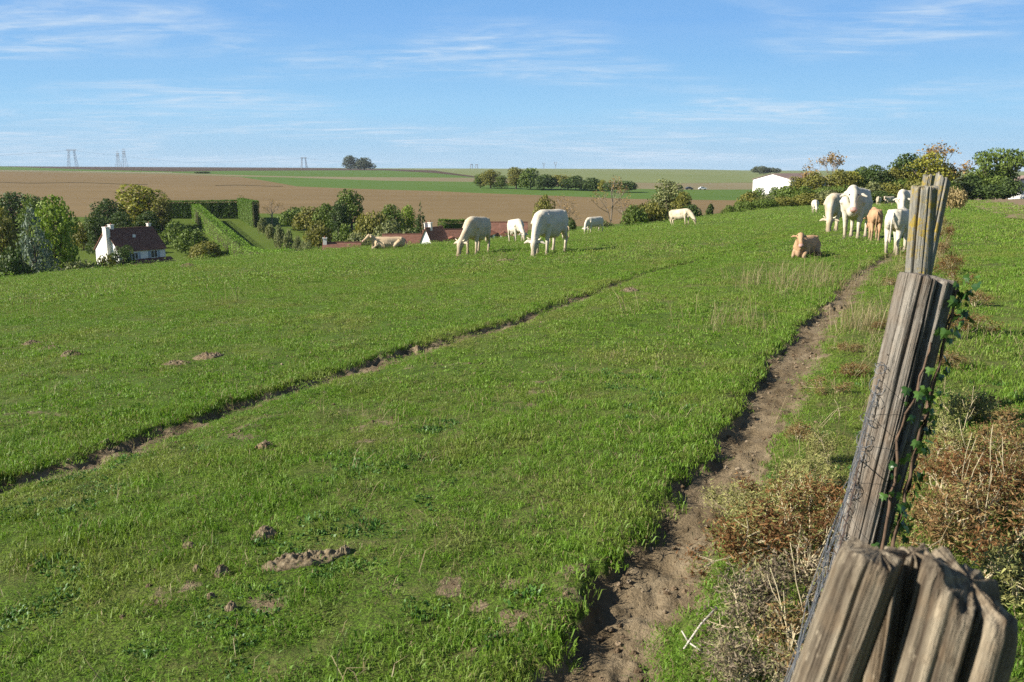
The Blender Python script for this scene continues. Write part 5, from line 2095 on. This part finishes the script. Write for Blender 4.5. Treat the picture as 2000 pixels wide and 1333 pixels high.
s3 = stake_mesh(L1c, 0.044, 0.036, 15, [(-1.5, 0.012, 0.12, 0.0), (-2.2, 0.008, 0.1, 0.0), (-0.8, 0.01, 0.1, 0.0)], n=200, m=110, ragged=0.02, groove=0.001, worn=0.08, dome=0.0)
o3 = obj('stake', s3, M_WOODA, post1)
o3.matrix_local = inv @ (Matrix.Translation(b1c) @ e1c.to_matrix().to_4x4())
tag(post1, 'split weathered oak post with a deep dark cleft between two stakes', 'fence post', 'fence posts')

# the ivy grown post
T2, d2, L2 = axis_of((1812, 541), (1684, 1060), 2.7)
e2, b2 = post_frame(T2, d2, L2)
post2 = obj('fence_post', stake_mesh(L2, 0.070, 0.076, 21, [(-1.0, 0.030, 0.12, 0.0), (-1.75, 0.007, 0.035, 0.1), (-0.5, 0.020, 0.13, 0.0), (-2.35, 0.006, 0.03, 0.0), (-1.35, 0.006, 0.03, 0.5)],
                                    n=400, m=140, ragged=0.016, groove=0.0036), M_WOODB, None, b2, e2)
tag(post2, 'grooved grey oak post overgrown with ivy down one side', 'fence post', 'fence posts')

# the lichened post and the stakes behind it
T3, d3, L3 = axis_of((1806, 367), (1793, 525), 4.8)
e3, b3 = post_frame(T3, d3, L3)
post3 = obj('fence_post', stake_mesh(L3, 0.070, 0.064, 41, [(-2.0, 0.022, 0.07, 0.0), (-1.2, 0.006, 0.05, 0.2), (-0.4, 0.012, 0.1, 0)], n=150, m=80, ragged=0.018, groove=0.0014), M_WOODC, None, b3, e3)
tag(post3, 'pale post spotted with yellow lichen and split down one side', 'fence post', 'fence posts')
T4, d4, L4 = axis_of((1843, 350), (1808, 520), 5.3, 5.2)
e4, b4 = post_frame(T4, d4, L4)
post4 = obj('fence_post', stake_mesh(L4, 0.050, 0.046, 47, [(-1.4, 0.012, 0.1, 0.3)], n=110, m=50, flat=[(-0.2, 0.036), (2.6, 0.036)], ragged=0.03, groove=0.0014, slant=(-0.5, 0)), M_WOODC, None, b4, e4)
tag(post4, 'slanting square stake leaning away behind the lichened post', 'fence post', 'fence posts')
T5, d5, L5 = axis_of((1814, 343), (1802, 420), 7.4)
e5, b5 = post_frame(T5, d5, L5)
post5 = obj('fence_post', stake_mesh(L5, 0.052, 0.043, 53, [(-1.5, 0.008, 0.1, 0.3)], n=90, m=40, ragged=0.02, groove=0.003), M_WOODC, None, b5, e5)
tag(post5, 'slim straight post showing its top between the lichened post and the slanting stake', 'fence post', 'fence posts')

# ------------------------------------------------------------------ wire
M_WIRE = plain('galvanised_wire', (0.130, 0.132, 0.135), 0.6, 0.25, 0.4, 40)
M_RUSTY = plain('rusty_wire', (0.10, 0.065, 0.045), 0.7, 0.3, 0.3, 40)


def on_post(b, d, s, side, out):
    """Point s metres up a post, pushed out to the pasture side."""
    t = b + d * s
    w = Vector((-0.90, -0.30, 0))
    w = (w - d * w.dot(d)).normalized()
    return t + w * side + Vector((0, 0, 0)) * out


def netting():
    rg = random.Random(4)
    mb = MB()
    rows, bays = 7, 8
    A = [on_post(b1, d1, 0.10 + 0.80 * i / (rows - 1), 0.058, 0) for i in range(rows)]
    B = [on_post(b2, d2, 0.22 + 0.66 * i / (rows - 1), 0.088, 0) for i in range(rows)]
    D = [on_post(b3, d3, 0.12 + 0.66 * i / (rows - 1), 0.076, 0) for i in range(rows)]
    for (P, Q, nb) in ((A, B, bays), (B, D, 10)):
        grid = []
        for i in range(rows):
            line = []
            for j in range(nb * 2 + 1):
                t = j / (nb * 2)
                v = P[i].lerp(Q[i], t)
                sl = math.sin(math.pi * t)
                v = v + Vector((-0.018 * sl * rg.uniform(0.2, 1), 0, -0.03 * sl)) + Vector((rg.gauss(0, .004), rg.gauss(0, .004), rg.gauss(0, .004)))
                line.append(v)
            grid.append(line)
            mb.loft(line, [0.0009] * len(line), 4)
        for j in range(0, nb * 2 + 1, 2):
            col = [grid[i][j] for i in range(rows)]
            mb.loft(col, [0.0008] * rows, 4)
            for v in col:
                mb.ball(v, 0.0026, 5, 4)
        for i in range(rows - 1):
            for j in range(0, nb * 2, 2):
                if rg.random() < 0.45:
                    mb.loft([grid[i][j], grid[i + 1][j + 1], grid[i][j + 2]], [0.0008] * 3, 3)
    # loops of slack wire bound round the ivy grown post
    for k in range(26):
        s = rg.uniform(0.25, 0.92)
        c = on_post(b2, d2, s, 0.090, 0)
        pts = []
        r = rg.uniform(0.010, 0.028)
        ax = Vector((rg.gauss(0, 1), rg.gauss(0, 1), rg.gauss(0, 1))).normalized()
        u = ax.orthogonal().normalized()
        w = ax.cross(u)
        for q in range(9):
            t = q / 8 * 2 * math.pi * rg.uniform(0.7, 1.0)
            pts.append(c + u * (r * math.cos(t)) + w * (r * math.sin(t)) + d2 * (0.012 * q / 8))
        mb.loft(pts, [0.0012] * 9, 4)
    o = mb.build('wire_netting', M_WIRE)
    tag(o, 'blue grey wire netting stretched along the pasture side of the posts', 'wire netting')


netting()


def strand(pts, r, mat, label, barb=0.0):
    mb = MB()
    path = []
    for a, b in zip(pts[:-1], pts[1:]):
        n = max(6, int((b - a).length / 0.08))
        for i in range(n):
            t = i / n
            v = a.lerp(b, t)
            v.z -= 0.03 * math.sin(math.pi * t)
            path.append(v)
    path.append(pts[-1])
    mb.loft(path, [r] * len(path), 5)
    if barb:
        k = 0
        for i in range(2, len(path) - 1):
            k += (path[i] - path[i - 1]).length
            if k > barb:
                k = 0
                for s in (-1, 1):
                    mb.bar(path[i] - Vector((0.008, 0.004 * s, 0.012 * s)), path[i] + Vector((0.008, 0.004 * s, 0.012 * s)), r * 0.7)
    o = mb.build('barbed_wire', mat)
    return tag(o, label, 'barbed wire', 'barbed wire strands of the fence')


strand([on_post(b2, d2, 0.96, 0.082, 0), on_post(b3, d3, 0.92, 0.070, 0), on_post(b5, d5, 0.95, 0.055, 0)], 0.0018, M_RUSTY, 'rusty barbed wire strand crossing the lichened post', 0.12)
strand([on_post(b1, d1, 0.98, 0.052, 0), on_post(b2, d2, 0.62, 0.088, 0), on_post(b3, d3, 0.60, 0.074, 0)], 0.0018, M_RUSTY, 'rusty barbed wire strand passing halfway up the ivy grown post', 0.12)

# ------------------------------------------------------------------ ivy on the grey post
M_IVY = NT('ivy_leaf', 0.35, 0.45)
_c = M_IVY.mix(M_IVY.n('ShaderNodeObjectInfo').outputs['Random'], (0.022, 0.060, 0.012), (0.075, 0.150, 0.026))
M_IVY.color(_c).translucent(_c, 0.2)
M_IVY = M_IVY.m
M_VINE = plain('ivy_stem', (0.110, 0.072, 0.048), 0.85, 0.15, 0.3, 30)


def ivy_leaf():
    out = [(0, 0), (0.28, -0.10), (0.55, 0.12), (0.34, 0.36), (0.42, 0.68), (0.16, 0.64), (0, 1.0), (-0.16, 0.64), (-0.42, 0.68), (-0.34, 0.36), (-0.55, 0.12), (-0.28, -0.10)]
    vs = [(x, y, -0.16 * abs(x) - 0.10 * y * y) for x, y in out] + [(0, 0.38, 0.05)]
    fs = [(i, (i + 1) % 12, 12) for i in range(12)]
    me = bpy.data.meshes.new('leaf')
    me.from_pydata(vs, [], fs)
    me.materials.append(M_IVY)
    return me


def grow_ivy():
    rg = random.Random(12)
    root = empty('ivy', b2, e2)
    leafm = ivy_leaf()

    def on(a, z, out=0.0):
        r = 0.080 - 0.004 * z / L2 + out
        return Vector((r * math.cos(a), r * math.sin(a), z))

    runs = [[(-0.30, -0.02), (-0.45, 0.25), (-0.25, 0.5), (-0.35, 0.75), (-0.15, 1.0), (-0.25, 1.18), (-0.05, L2 - .02)],
            [(-0.75, 0.0), (-0.85, 0.3), (-1.0, 0.55), (-1.25, 0.72), (-1.05, 0.92), (-0.85, 1.05)],
            [(0.10, 0.0), (0.05, 0.35), (0.2, 0.7), (0.1, 1.0), (0.15, 1.2)]]
    for run in runs:
        pts = []
        for (a0, z0), (a1, z1) in zip(run[:-1], run[1:]):
            for i in range(5):
                t = i / 5
                pts.append(on(a0 + (a1 - a0) * t + rg.gauss(0, .03), z0 + (z1 - z0) * t, 0.006 + rg.uniform(0, 0.012)))
        MB().loft(pts, [0.007 - 0.004 * i / len(pts) for i in range(len(pts))], 6).build('stem', M_VINE, root, True)
    spots = []
    for _ in range(170):
        z = rg.random() ** 0.9 * L2 * 1.0
        run = rg.choice([runs[0], runs[0], runs[1], runs[2]])
        zz = [q[1] for q in run]
        a = float(np.interp(z, zz, [q[0] for q in run])) + rg.gauss(0, 0.28)
        if z > zz[-1] + 0.03:
            continue
        spots.append((a, z, rg.uniform(0.012, 0.05)))
    for _ in range(16):
        spots.append((rg.uniform(-0.3, 0.5), L2 - rg.uniform(-0.03, 0.12), rg.uniform(0.02, 0.075)))
    for (a, z, out) in spots:
        p = on(a, z, out)
        nrm = Vector((math.cos(a), math.sin(a), 0.25)) + Vector((rg.gauss(0, .45), rg.gauss(0, .45), rg.gauss(0, .45)))
        nrm.normalize()
        dn = Vector((rg.gauss(0, .5), rg.gauss(0, .5), -1))
        y = (dn - nrm * dn.dot(nrm)).normalized()
        x = y.cross(nrm)
        lf = obj('leaf', leafm, None, root)
        s = rg.uniform(0.016, 0.036)
        lf.matrix_local = Matrix.Translation(p) @ Matrix((x, y, nrm)).transposed().to_4x4() @ Matrix.Scale(s, 4)
    tag(root, 'dark green ivy climbing the shaded side of the grey post', 'ivy')


grow_ivy()

# ------------------------------------------------------------------ dried thistles, stalks


def thistle_mat(name):
    m = NT(name, 0.85, 0.1)
    base = m.n('ShaderNodeObjectInfo').outputs['Color']
    t = m.attr('tint')
    c = m.mix(m.rng(t, 0, 1), m.mix(1.0, base, (0.5, 0.45, 0.4), 'MULTIPLY'), m.mix(1.0, base, (1.6, 1.6, 1.6), 'MULTIPLY'))
    c = m.mix(m.rng(t, 0.62, 0.80, 0, 0.55), c, (0.30, 0.24, 0.10))
    c = m.mix(m.rng(t, 0.80, 0.86, 0, 0.75), c, (0.20, 0.24, 0.07))
    m.color(c)
    m.translucent(c, 0.18)
    return m.m


M_THIST = thistle_mat('dried_thistle')
M_STALK = plain('straw_stalk', (0.44, 0.37, 0.23), 0.8, 0.15, 0.25, 30)


def thistle_mesh(seed, dense):
    """Unit dried thistle clump (height 1): (leaves mesh, heads mesh, stems mesh)."""
    rg = np.random.default_rng(seed)
    sb = MB()
    tips = []

    def grow(p, d, L, r, lev):
        q = p + d * L
        mid = (p + q) / 2 + Vector(rg.normal(0, 0.04, 3)) * L
        sb.loft([p, mid, q], [r, r * 0.85, r * 0.6], 4)
        if lev == 2:
            tips.append((q, d))
            return
        for _ in range(3 if lev == 0 else 4):
            nd = (d + Vector(rg.normal(0, 0.62, 3)) + Vector((0, 0, 0.12))).normalized()
            grow(p + d * L * rg.uniform(0.55, 1.0), nd, L * rg.uniform(0.5, 0.75), r * 0.62, lev + 1)

    for _ in range(5):
        a = rg.random() * 6.28
        d = Vector((math.cos(a) * 0.55, math.sin(a) * 0.55, 1)).normalized()
        grow(Vector((0.05 * math.cos(a), 0.05 * math.sin(a), -0.03)), d, rg.uniform(0.36, 0.50), 0.014, 0)
    P = np.array([t[0] for t in tips])
    # spiny leaf sprays along the twigs
    k = dense
    LP = np.repeat(P, k, 0) + rg.normal(0, 0.075, (len(P) * k, 3))
    low = LP * np.array([1, 1, rg.random()]) * 0.85
    LP = np.vstack([LP, low[rg.random(len(low)) < 0.35]])
    LP[:, 2] = np.abs(LP[:, 2])
    n = len(LP)
    d = rg.normal(0, 1, (n, 3)) + np.array([0, 0, 0.4])
    d /= np.linalg.norm(d, axis=1)[:, None]
    s = np.cross(d, rg.normal(0, 1, (n, 3)))
    s /= np.linalg.norm(s, axis=1)[:, None]
    ln = (0.028 + 0.055 * rg.random(n))[:, None]
    wd = ln * (0.06 + 0.10 * rg.random(n))[:, None]
    V = np.stack([LP - s * wd, LP + s * wd, LP + d * ln], 1).reshape(-1, 3)
    T = (np.arange(n) * 3)[:, None] + np.array([[0, 1, 2]])
    leaves = mesh_np('foliage', V, None, T, False, {'tint': np.repeat(rg.random(n), 3)})
    # round spiky heads
    hv, hd = [], []
    for (q, dd) in tips:
        if rg.random() < 0.75:
            m_ = 26
            dv = rg.normal(0, 1, (m_, 3))
            dv /= np.linalg.norm(dv, axis=1)[:, None]
            sv = np.cross(dv, rg.normal(0, 1, (m_, 3)))
            sv /= np.linalg.norm(sv, axis=1)[:, None]
            c = np.array(q)
            r = rg.uniform(0.020, 0.034)
            hv.append(np.stack([c + sv * r * 0.35, c - sv * r * 0.35, c + dv * r * 1.5], 1).reshape(-1, 3))
    HV = np.vstack(hv)
    heads = mesh_np('seed_heads', HV, None, np.arange(len(HV)).reshape(-1, 3), False, {'tint': np.repeat(rg.random(len(HV) // 3), 3)})
    return leaves, heads, sb.mesh('stem')


THIST = [thistle_mesh(900 + i, d) for i, d in enumerate((34, 44, 28, 48))]
for lv, hd, st in THIST:
    lv.materials.append(M_THIST)
    hd.materials.append(M_THIST)
    st.materials.append(M_STALK)

BROWN, TANB, GREYB, LIME, DKBR = (0.185, 0.092, 0.038), (0.235, 0.145, 0.065), (0.215, 0.175, 0.125), (0.300, 0.300, 0.110), (0.130, 0.066, 0.030)
G_L, G_R, G_F = 'dried thistles between the path and the fence', 'dried thistles beyond the fence', 'dried thistles along the distant fence'
LAB = {}


def thistle(px, py, h, w, col, label, group, var=None):
    x, y, _ = hit(px, py)
    k = len([o for o in bpy.data.objects if o.name.startswith('dried_thistle')])
    lv, hd, st = THIST[(k if var is None else var) % 4]
    root = empty('dried_thistle', (x, y, float(gz(x, y)) - 0.01), (0, 0, k * 1.9))
    sx = w / 1.15
    for nm, me, c in (('foliage', lv, col), ('seed_heads', hd, tuple(q * 0.75 for q in col)), ('stem', st, col)):
        o = obj(nm, me, None, root, scale=(sx, sx, h))
        o.color = (*c, 1)
    tag(root, label, 'thistle', group)


TH = [  # px, py of the foot, height, width, colour, words, group
    (1425, 1060, .26, .42, LIME, 'yellowish dried thistle spilling onto the dirt path', G_L),
    (1480, 1110, .28, .46, BROWN, 'rich brown dried thistle at the widest part of the thicket by the path', G_L),
    (1545, 1120, .32, .46, DKBR, 'darkest brown dried thistle close to the netting', G_L),
    (1580, 1050, .28, .42, BROWN, 'brown dried thistle in front of the ivy grown post', G_L),
    (1520, 1030, .24, .40, LIME, 'yellow green dried thistle in the middle of the thicket', G_L),
    (1440, 1000, .20, .36, LIME, 'pale green dried thistle at the path edge of the thicket', G_L),
    (1500, 980, .20, .34, BROWN, 'low brown dried thistle at the far edge of the thicket', G_L),
    (1590, 965, .20, .34, LIME, 'greenish dried thistle between the netting and the path', G_L),
    (1490, 1270, .26, .40, GREYB, 'bleached grey dried thistle low beside the split post', G_L),
    (1540, 1200, .28, .38, GREYB, 'greyish dried thistle leaning against the netting foot', G_L),
    (1545, 1330, .24, .36, TANB, 'tan dried thistle at the foot of the split post', G_L),
    (1470, 1345, .20, .32, GREYB, 'grey tangle of dried thistle on the bright grass by the split post', G_L),
    (1625, 905, .24, .24, LIME, 'upright pale yellow thistle beside the netting', G_L),
    (1560, 860, .12, .24, TANB, 'low tan dried thistle beside the upper path', G_L),
    (1620, 770, .14, .30, TANB, 'low tan dried thistle halfway up the verge', G_L),
    (1665, 735, .14, .26, BROWN, 'small brown dried thistle next to the ivy grown post', G_L),
    (1715, 645, .13, .26, BROWN, 'small dark brown thistle on the pasture side of the ivied post head', G_L),
    (1660, 690, .10, .24, TANB, 'flattened tan thistle on the verge', G_L),
    (1740, 560, .16, .36, TANB, 'tan dried thistle by the head of the ivy grown post', G_L),
    (1760, 530, .18, .36, LIME, 'yellowish thistle at the foot of the lichened post', G_L),
    (1900, 1130, .30, .46, BROWN, 'brown dried thistle close behind the split post', G_R),
    (1850, 1070, .30, .44, TANB, 'tan dried thistle at the shaded foot of the ivy grown post', G_R),
    (1960, 1060, .30, .46, TANB, 'tan dried thistle with stiff pale stalks beyond the fence', G_R),
    (1890, 1010, .30, .46, BROWN, 'rust brown dried thistle massed beyond the fence', G_R),
    (1830, 960, .26, .40, BROWN, 'brown dried thistle tight against the ivy', G_R),
    (1940, 965, .28, .44, DKBR, 'dark brown dried thistle massed beyond the fence', G_R),
    (1995, 1180, .34, .44, LIME, 'pale yellow dried thistle on the verge beside the split post', G_R),
    (1985, 905, .26, .42, TANB, 'tan thistle standing clear in the verge grass', G_R),
    (1890, 890, .24, .40, LIME, 'greenish yellow thistle beyond the ivy grown post', G_R),
    (1880, 830, .24, .36, LIME, 'tall pale thistle with forked stalks beyond the ivy', G_R),
    (1935, 830, .18, .36, TANB, 'low tan thistle further along the verge', G_R),
    (1890, 650, .22, .44, BROWN, 'brown thistle clump beside the ivied post head', G_R),
    (1870, 720, .16, .34, TANB, 'tan thistle tuft halfway along the ivied post', G_R),
    (1905, 600, .22, .40, TANB, 'tan thistle clump next to the head of the ivied post', G_R),
    (1875, 560, .24, .40, BROWN, 'dark brown thistle clump between the ivied and the lichened post', G_R),
    (1850, 535, .36, .46, BROWN, 'tall brown thistle behind the lichened post', G_F),
    (1835, 500, .46, .50, TANB, 'tall tan thistle beside the slanting stake', G_F),
    (1845, 470, .50, .60, BROWN, 'brown thistle thicket beyond the slanting stake', G_F),
    (1838, 445, .55, .70, TANB, 'tan thistle thicket along the distant fence line', G_F),
    (1780, 505, .20, .40, TANB, 'tan thistle just before the cream white calf', G_F),
]
for t in TH:
    thistle(*t)


def stalk(px, py, h, lean, label, group, fork=0):
    x, y, _ = hit(px, py)
    rg = random.Random(px)
    root = MB()
    p = Vector((0, 0, -0.02))
    pts, rad = [p], [0.0026]
    d = Vector((math.cos(lean) * 0.25, math.sin(lean) * 0.12, 1)).normalized()
    for i in range(5):
        d = (d + Vector((rg.gauss(0, .10), rg.gauss(0, .10), 0))).normalized()
        pts.append(pts[-1] + d * h / 5)
        rad.append(0.0026 - 0.0004 * i)
    root.loft(pts, rad, 5)
    for k in range(fork):
        q = pts[2 + k % 3]
        e = (d + Vector((rg.gauss(0, .6), rg.gauss(0, .6), 0.1))).normalized()
        root.loft([q, q + e * h * 0.18, q + e * h * 0.30 + Vector((0, 0, .02))], [0.0018, 0.0014, 0.0009], 4)
    o = root.build('dry_stalk', M_STALK, None, True, loc=(x, y, float(gz(x, y))))
    tag(o, label, 'stalk', group)


GS = 'dry stalks standing among the thistles'
for (x, y, h, ln, f, lb) in ((1585, 1235, .34, 2.6, 0, 'thin bent straw stalk rising in front of the netting'), (1545, 1290, .30, 2.2, 2, 'long pale stalk leaning beside the split post'),
                             (1560, 1180, .26, .8, 1, 'short straw stalk in the dark thistle'), (1880, 1060, .42, 1.9, 2, 'tall forked stalk behind the split post'),
                             (1860, 1010, .40, 1.2, 3, 'tall branching stalk beside the ivied post'), (1925, 1000, .40, 1.5, 2, 'tall straw stalk in the brown mass beyond the fence'),
                             (1900, 1090, .36, .4, 3, 'leaning stalk over the shaded verge'), (1880, 850, .26, 1.4, 3, 'stiff pale stalk with open fork'), (1985, 1010, .32, 2.4, 3, 'thick pale forked stalk in the verge'),
                             (1640, 820, .16, 1.5, 0, 'short straw on the verge before the ivied post')):
    stalk(x, y, h, ln, lb, GS, f)

# a broken white branch lying by the path
x, y, _ = hit(1335, 1275)
x2, y2, _ = hit(1398, 1232)
br = MB()
p0, p1 = Vector((x, y, float(gz(x, y)) + .035)), Vector((x2, y2, float(gz(x2, y2)) + .075))
br.loft([p0, p0.lerp(p1, .5) + Vector((0, 0, .012)), p1], [.0032, .0040, .0050], 6)
br.loft([p0.lerp(p1, .15), p0.lerp(p1, .15) + Vector((-.02, .02, .03))], [.003, .002], 5)
br.loft([p0.lerp(p1, .15), p0.lerp(p1, .15) + Vector((.05, -.035, -.02))], [.003, .002], 5)
tag(br.build('fallen_twig', plain('bleached_wood', (0.45, 0.41, 0.34), 0.8, 0.2, 0.15, 30), None, True), 'bleached broken twig lying on the grass by the path', 'twig')

# ------------------------------------------------------------------ molehills, clods
M_SOIL = NT('crumbly_soil', 0.98, 0.05)
_oc = M_SOIL.pos()
_n = M_SOIL.noise(_oc, 38.0, 5, 0.7)
_n2 = M_SOIL.noise(_oc, 9.0, 4, 0.6)
_cc = M_SOIL.ramp(_n, [(0.3, (0.070, 0.050, 0.030)), (0.5, (0.160, 0.122, 0.076)), (0.72, (0.300, 0.248, 0.165))])
M_SOIL.color(M_SOIL.mix(M_SOIL.rng(_n2, 0.45, 0.75, 0, 0.7), _cc, M_SOIL.n('ShaderNodeObjectInfo').outputs['Color']))
M_SOIL.bump(_n, 0.8, 0.012)
M_SOIL = M_SOIL.m


def mound(px, py, rx, ry, h, label, cat, name, col=(0.20, 0.16, 0.10), rot=0.0, seed=None, group='molehills and clods on the turf'):
    x, y, _ = hit(px, py)
    seed = seed or int(px)
    nr, na = 34, 96
    t = np.linspace(0, 1, nr)
    a = np.linspace(0, 2 * math.pi, na, endpoint=False)
    Rr, A = np.meshgrid(t, a, indexing='ij')
    edge = 1 + 0.7 * (fbm(np.cos(A) * 1.5 + seed, np.sin(A) * 1.5, seed, 3) - 0.5)
    lx, ly = Rr * edge * rx * np.cos(A), Rr * edge * ry * np.sin(A)
    ca, sa = math.cos(rot), math.sin(rot)
    X, Y = x + lx * ca - ly * sa, y + lx * sa + ly * ca
    prof = (1 - Rr ** 2.2)
    lum = fbm(X * 30 + seed, Y * 30, seed + 2, 4)
    lum2 = fbm(X * 85 + seed, Y * 85, seed + 7, 3)
    h = h * 0.95
    Z = gz(X, Y) + h * prof * (0.25 + 1.5 * lum) + 0.026 * (lum2 - 0.5) * np.clip(prof * 3, 0, 1) * min(1, h / .03) - 0.012 * (Rr > 0.97) + 0.004
    z0 = float(gz(x, y))
    V = np.stack([X - x, Y - y, Z - z0], -1).reshape(-1, 3)
    i, j = np.meshgrid(np.arange(nr - 1), np.arange(na), indexing='ij')
    j2 = (j + 1) % na
    Q = np.stack([i * na + j, (i + 1) * na + j, (i + 1) * na + j2, i * na + j2], -1).reshape(-1, 4)
    o = obj(name, mesh_np(name, V, Q, None, True), M_SOIL, None, (x, y, z0))
    o.color = (*col, 1)
    return tag(o, label, cat, group)


mound(600, 1098, .165, .075, .034, 'largest pale crumbly molehill, long and flat topped', 'molehill', 'molehill', (0.24, 0.19, 0.11), .35)
mound(516, 1050, .060, .060, .040, 'second crumbly molehill just above the largest one', 'molehill', 'molehill', (0.22, 0.18, 0.12), .2)
mound(673, 1082, .024, .028, .030, 'small mossy clod at the end of the largest molehill', 'clod', 'earth_clod', (0.20, 0.19, 0.09))
mound(436, 1125, .030, .028, .030, 'rounded brown clod between the two smaller clods near the largest molehill', 'clod', 'earth_clod', (0.22, 0.15, 0.07))
mound(452, 1195, .022, .022, .030, 'small pale clod lying below the largest molehill', 'clod', 'earth_clod', (0.27, 0.21, 0.14))
mound(384, 1122, .018, .018, .018, 'tiny clod off to the side of the rounded brown one', 'clod', 'earth_clod', (0.22, 0.16, 0.10))
mound(412, 1172, .018, .016, .016, 'tiny dark clod between the pale one and the rounded brown one', 'clod', 'earth_clod', (0.16, 0.12, 0.08))
mound(370, 1070, .030, .022, .016, 'flat crumb of soil uphill of the small clods', 'clod', 'earth_clod', (0.22, 0.17, 0.11))
mound(518, 880, .055, .055, .032, 'rough brown dung heap on the turf between the two paths', 'dung', 'dung_pat', (0.20, 0.12, 0.06))
mound(812, 677, .14, .11, .055, 'dark clod thrown up on the edge of the narrow path', 'clod', 'earth_clod', (0.16, 0.115, 0.07))
mound(225, 866, .09, .07, .034, 'broken turf clod on the bank of the narrow path', 'clod', 'earth_clod', (0.14, 0.10, 0.06))
mound(405, 700, .15, .12, .040, 'brown molehill on the slope beyond the narrow path', 'molehill', 'molehill', (0.20, 0.13, 0.07))
mound(140, 694, .13, .09, .042, 'dark brown molehill beside two flat ones on the slope', 'molehill', 'molehill', (0.10, 0.07, 0.04))
mound(95, 680, .13, .10, .03, 'flattened pale molehill uphill of the dark one', 'molehill', 'molehill', (0.22, 0.15, 0.09))
mound(62, 672, .11, .09, .03, 'small flattened molehill furthest uphill of the dark one', 'molehill', 'molehill', (0.20, 0.14, 0.09))
mound(345, 712, .14, .09, .025, 'spread brown molehill next to the one beyond the narrow path', 'molehill', 'molehill', (0.22, 0.16, 0.09))
mound(367, 524, .40, .34, .16, 'brown molehill high on the brow by the hedge end', 'molehill', 'molehill', (0.18, 0.11, 0.05))
mound(990, 507, .30, .22, .06, 'low molehill before the large grazing cow', 'molehill', 'molehill', (0.12, 0.10, 0.05))
mound(1636, 596, .20, .12, .05, 'dark dung pat on the wide path', 'dung', 'dung_pat', (0.06, 0.042, 0.026))
mound(1228, 568, .16, .12, .04, 'small soil heap on the narrow path beyond the clod', 'clod', 'earth_clod', (0.2, 0.15, 0.09))

# ------------------------------------------------------------------ the air
hz = MB()
hz.box((0, 3000, 25), (9000, 8000, 140))
haze = hz.build('haze', None)
hm = bpy.data.materials.new('thin_haze')
hm.use_nodes = True
hn = hm.node_tree
hn.nodes.clear()
ho = hn.nodes.new('ShaderNodeOutputMaterial')
hv = hn.nodes.new('ShaderNodeVolumePrincipled')
hv.inputs['Color'].default_value = (0.72, 0.82, 0.95, 1)
hv.inputs['Density'].default_value = 0.00005
hv.inputs['Anisotropy'].default_value = 0.0
hn.links.new(hv.outputs[0], ho.inputs['Volume'])
haze.data.materials.append(hm)
tag(haze, kind='stuff')
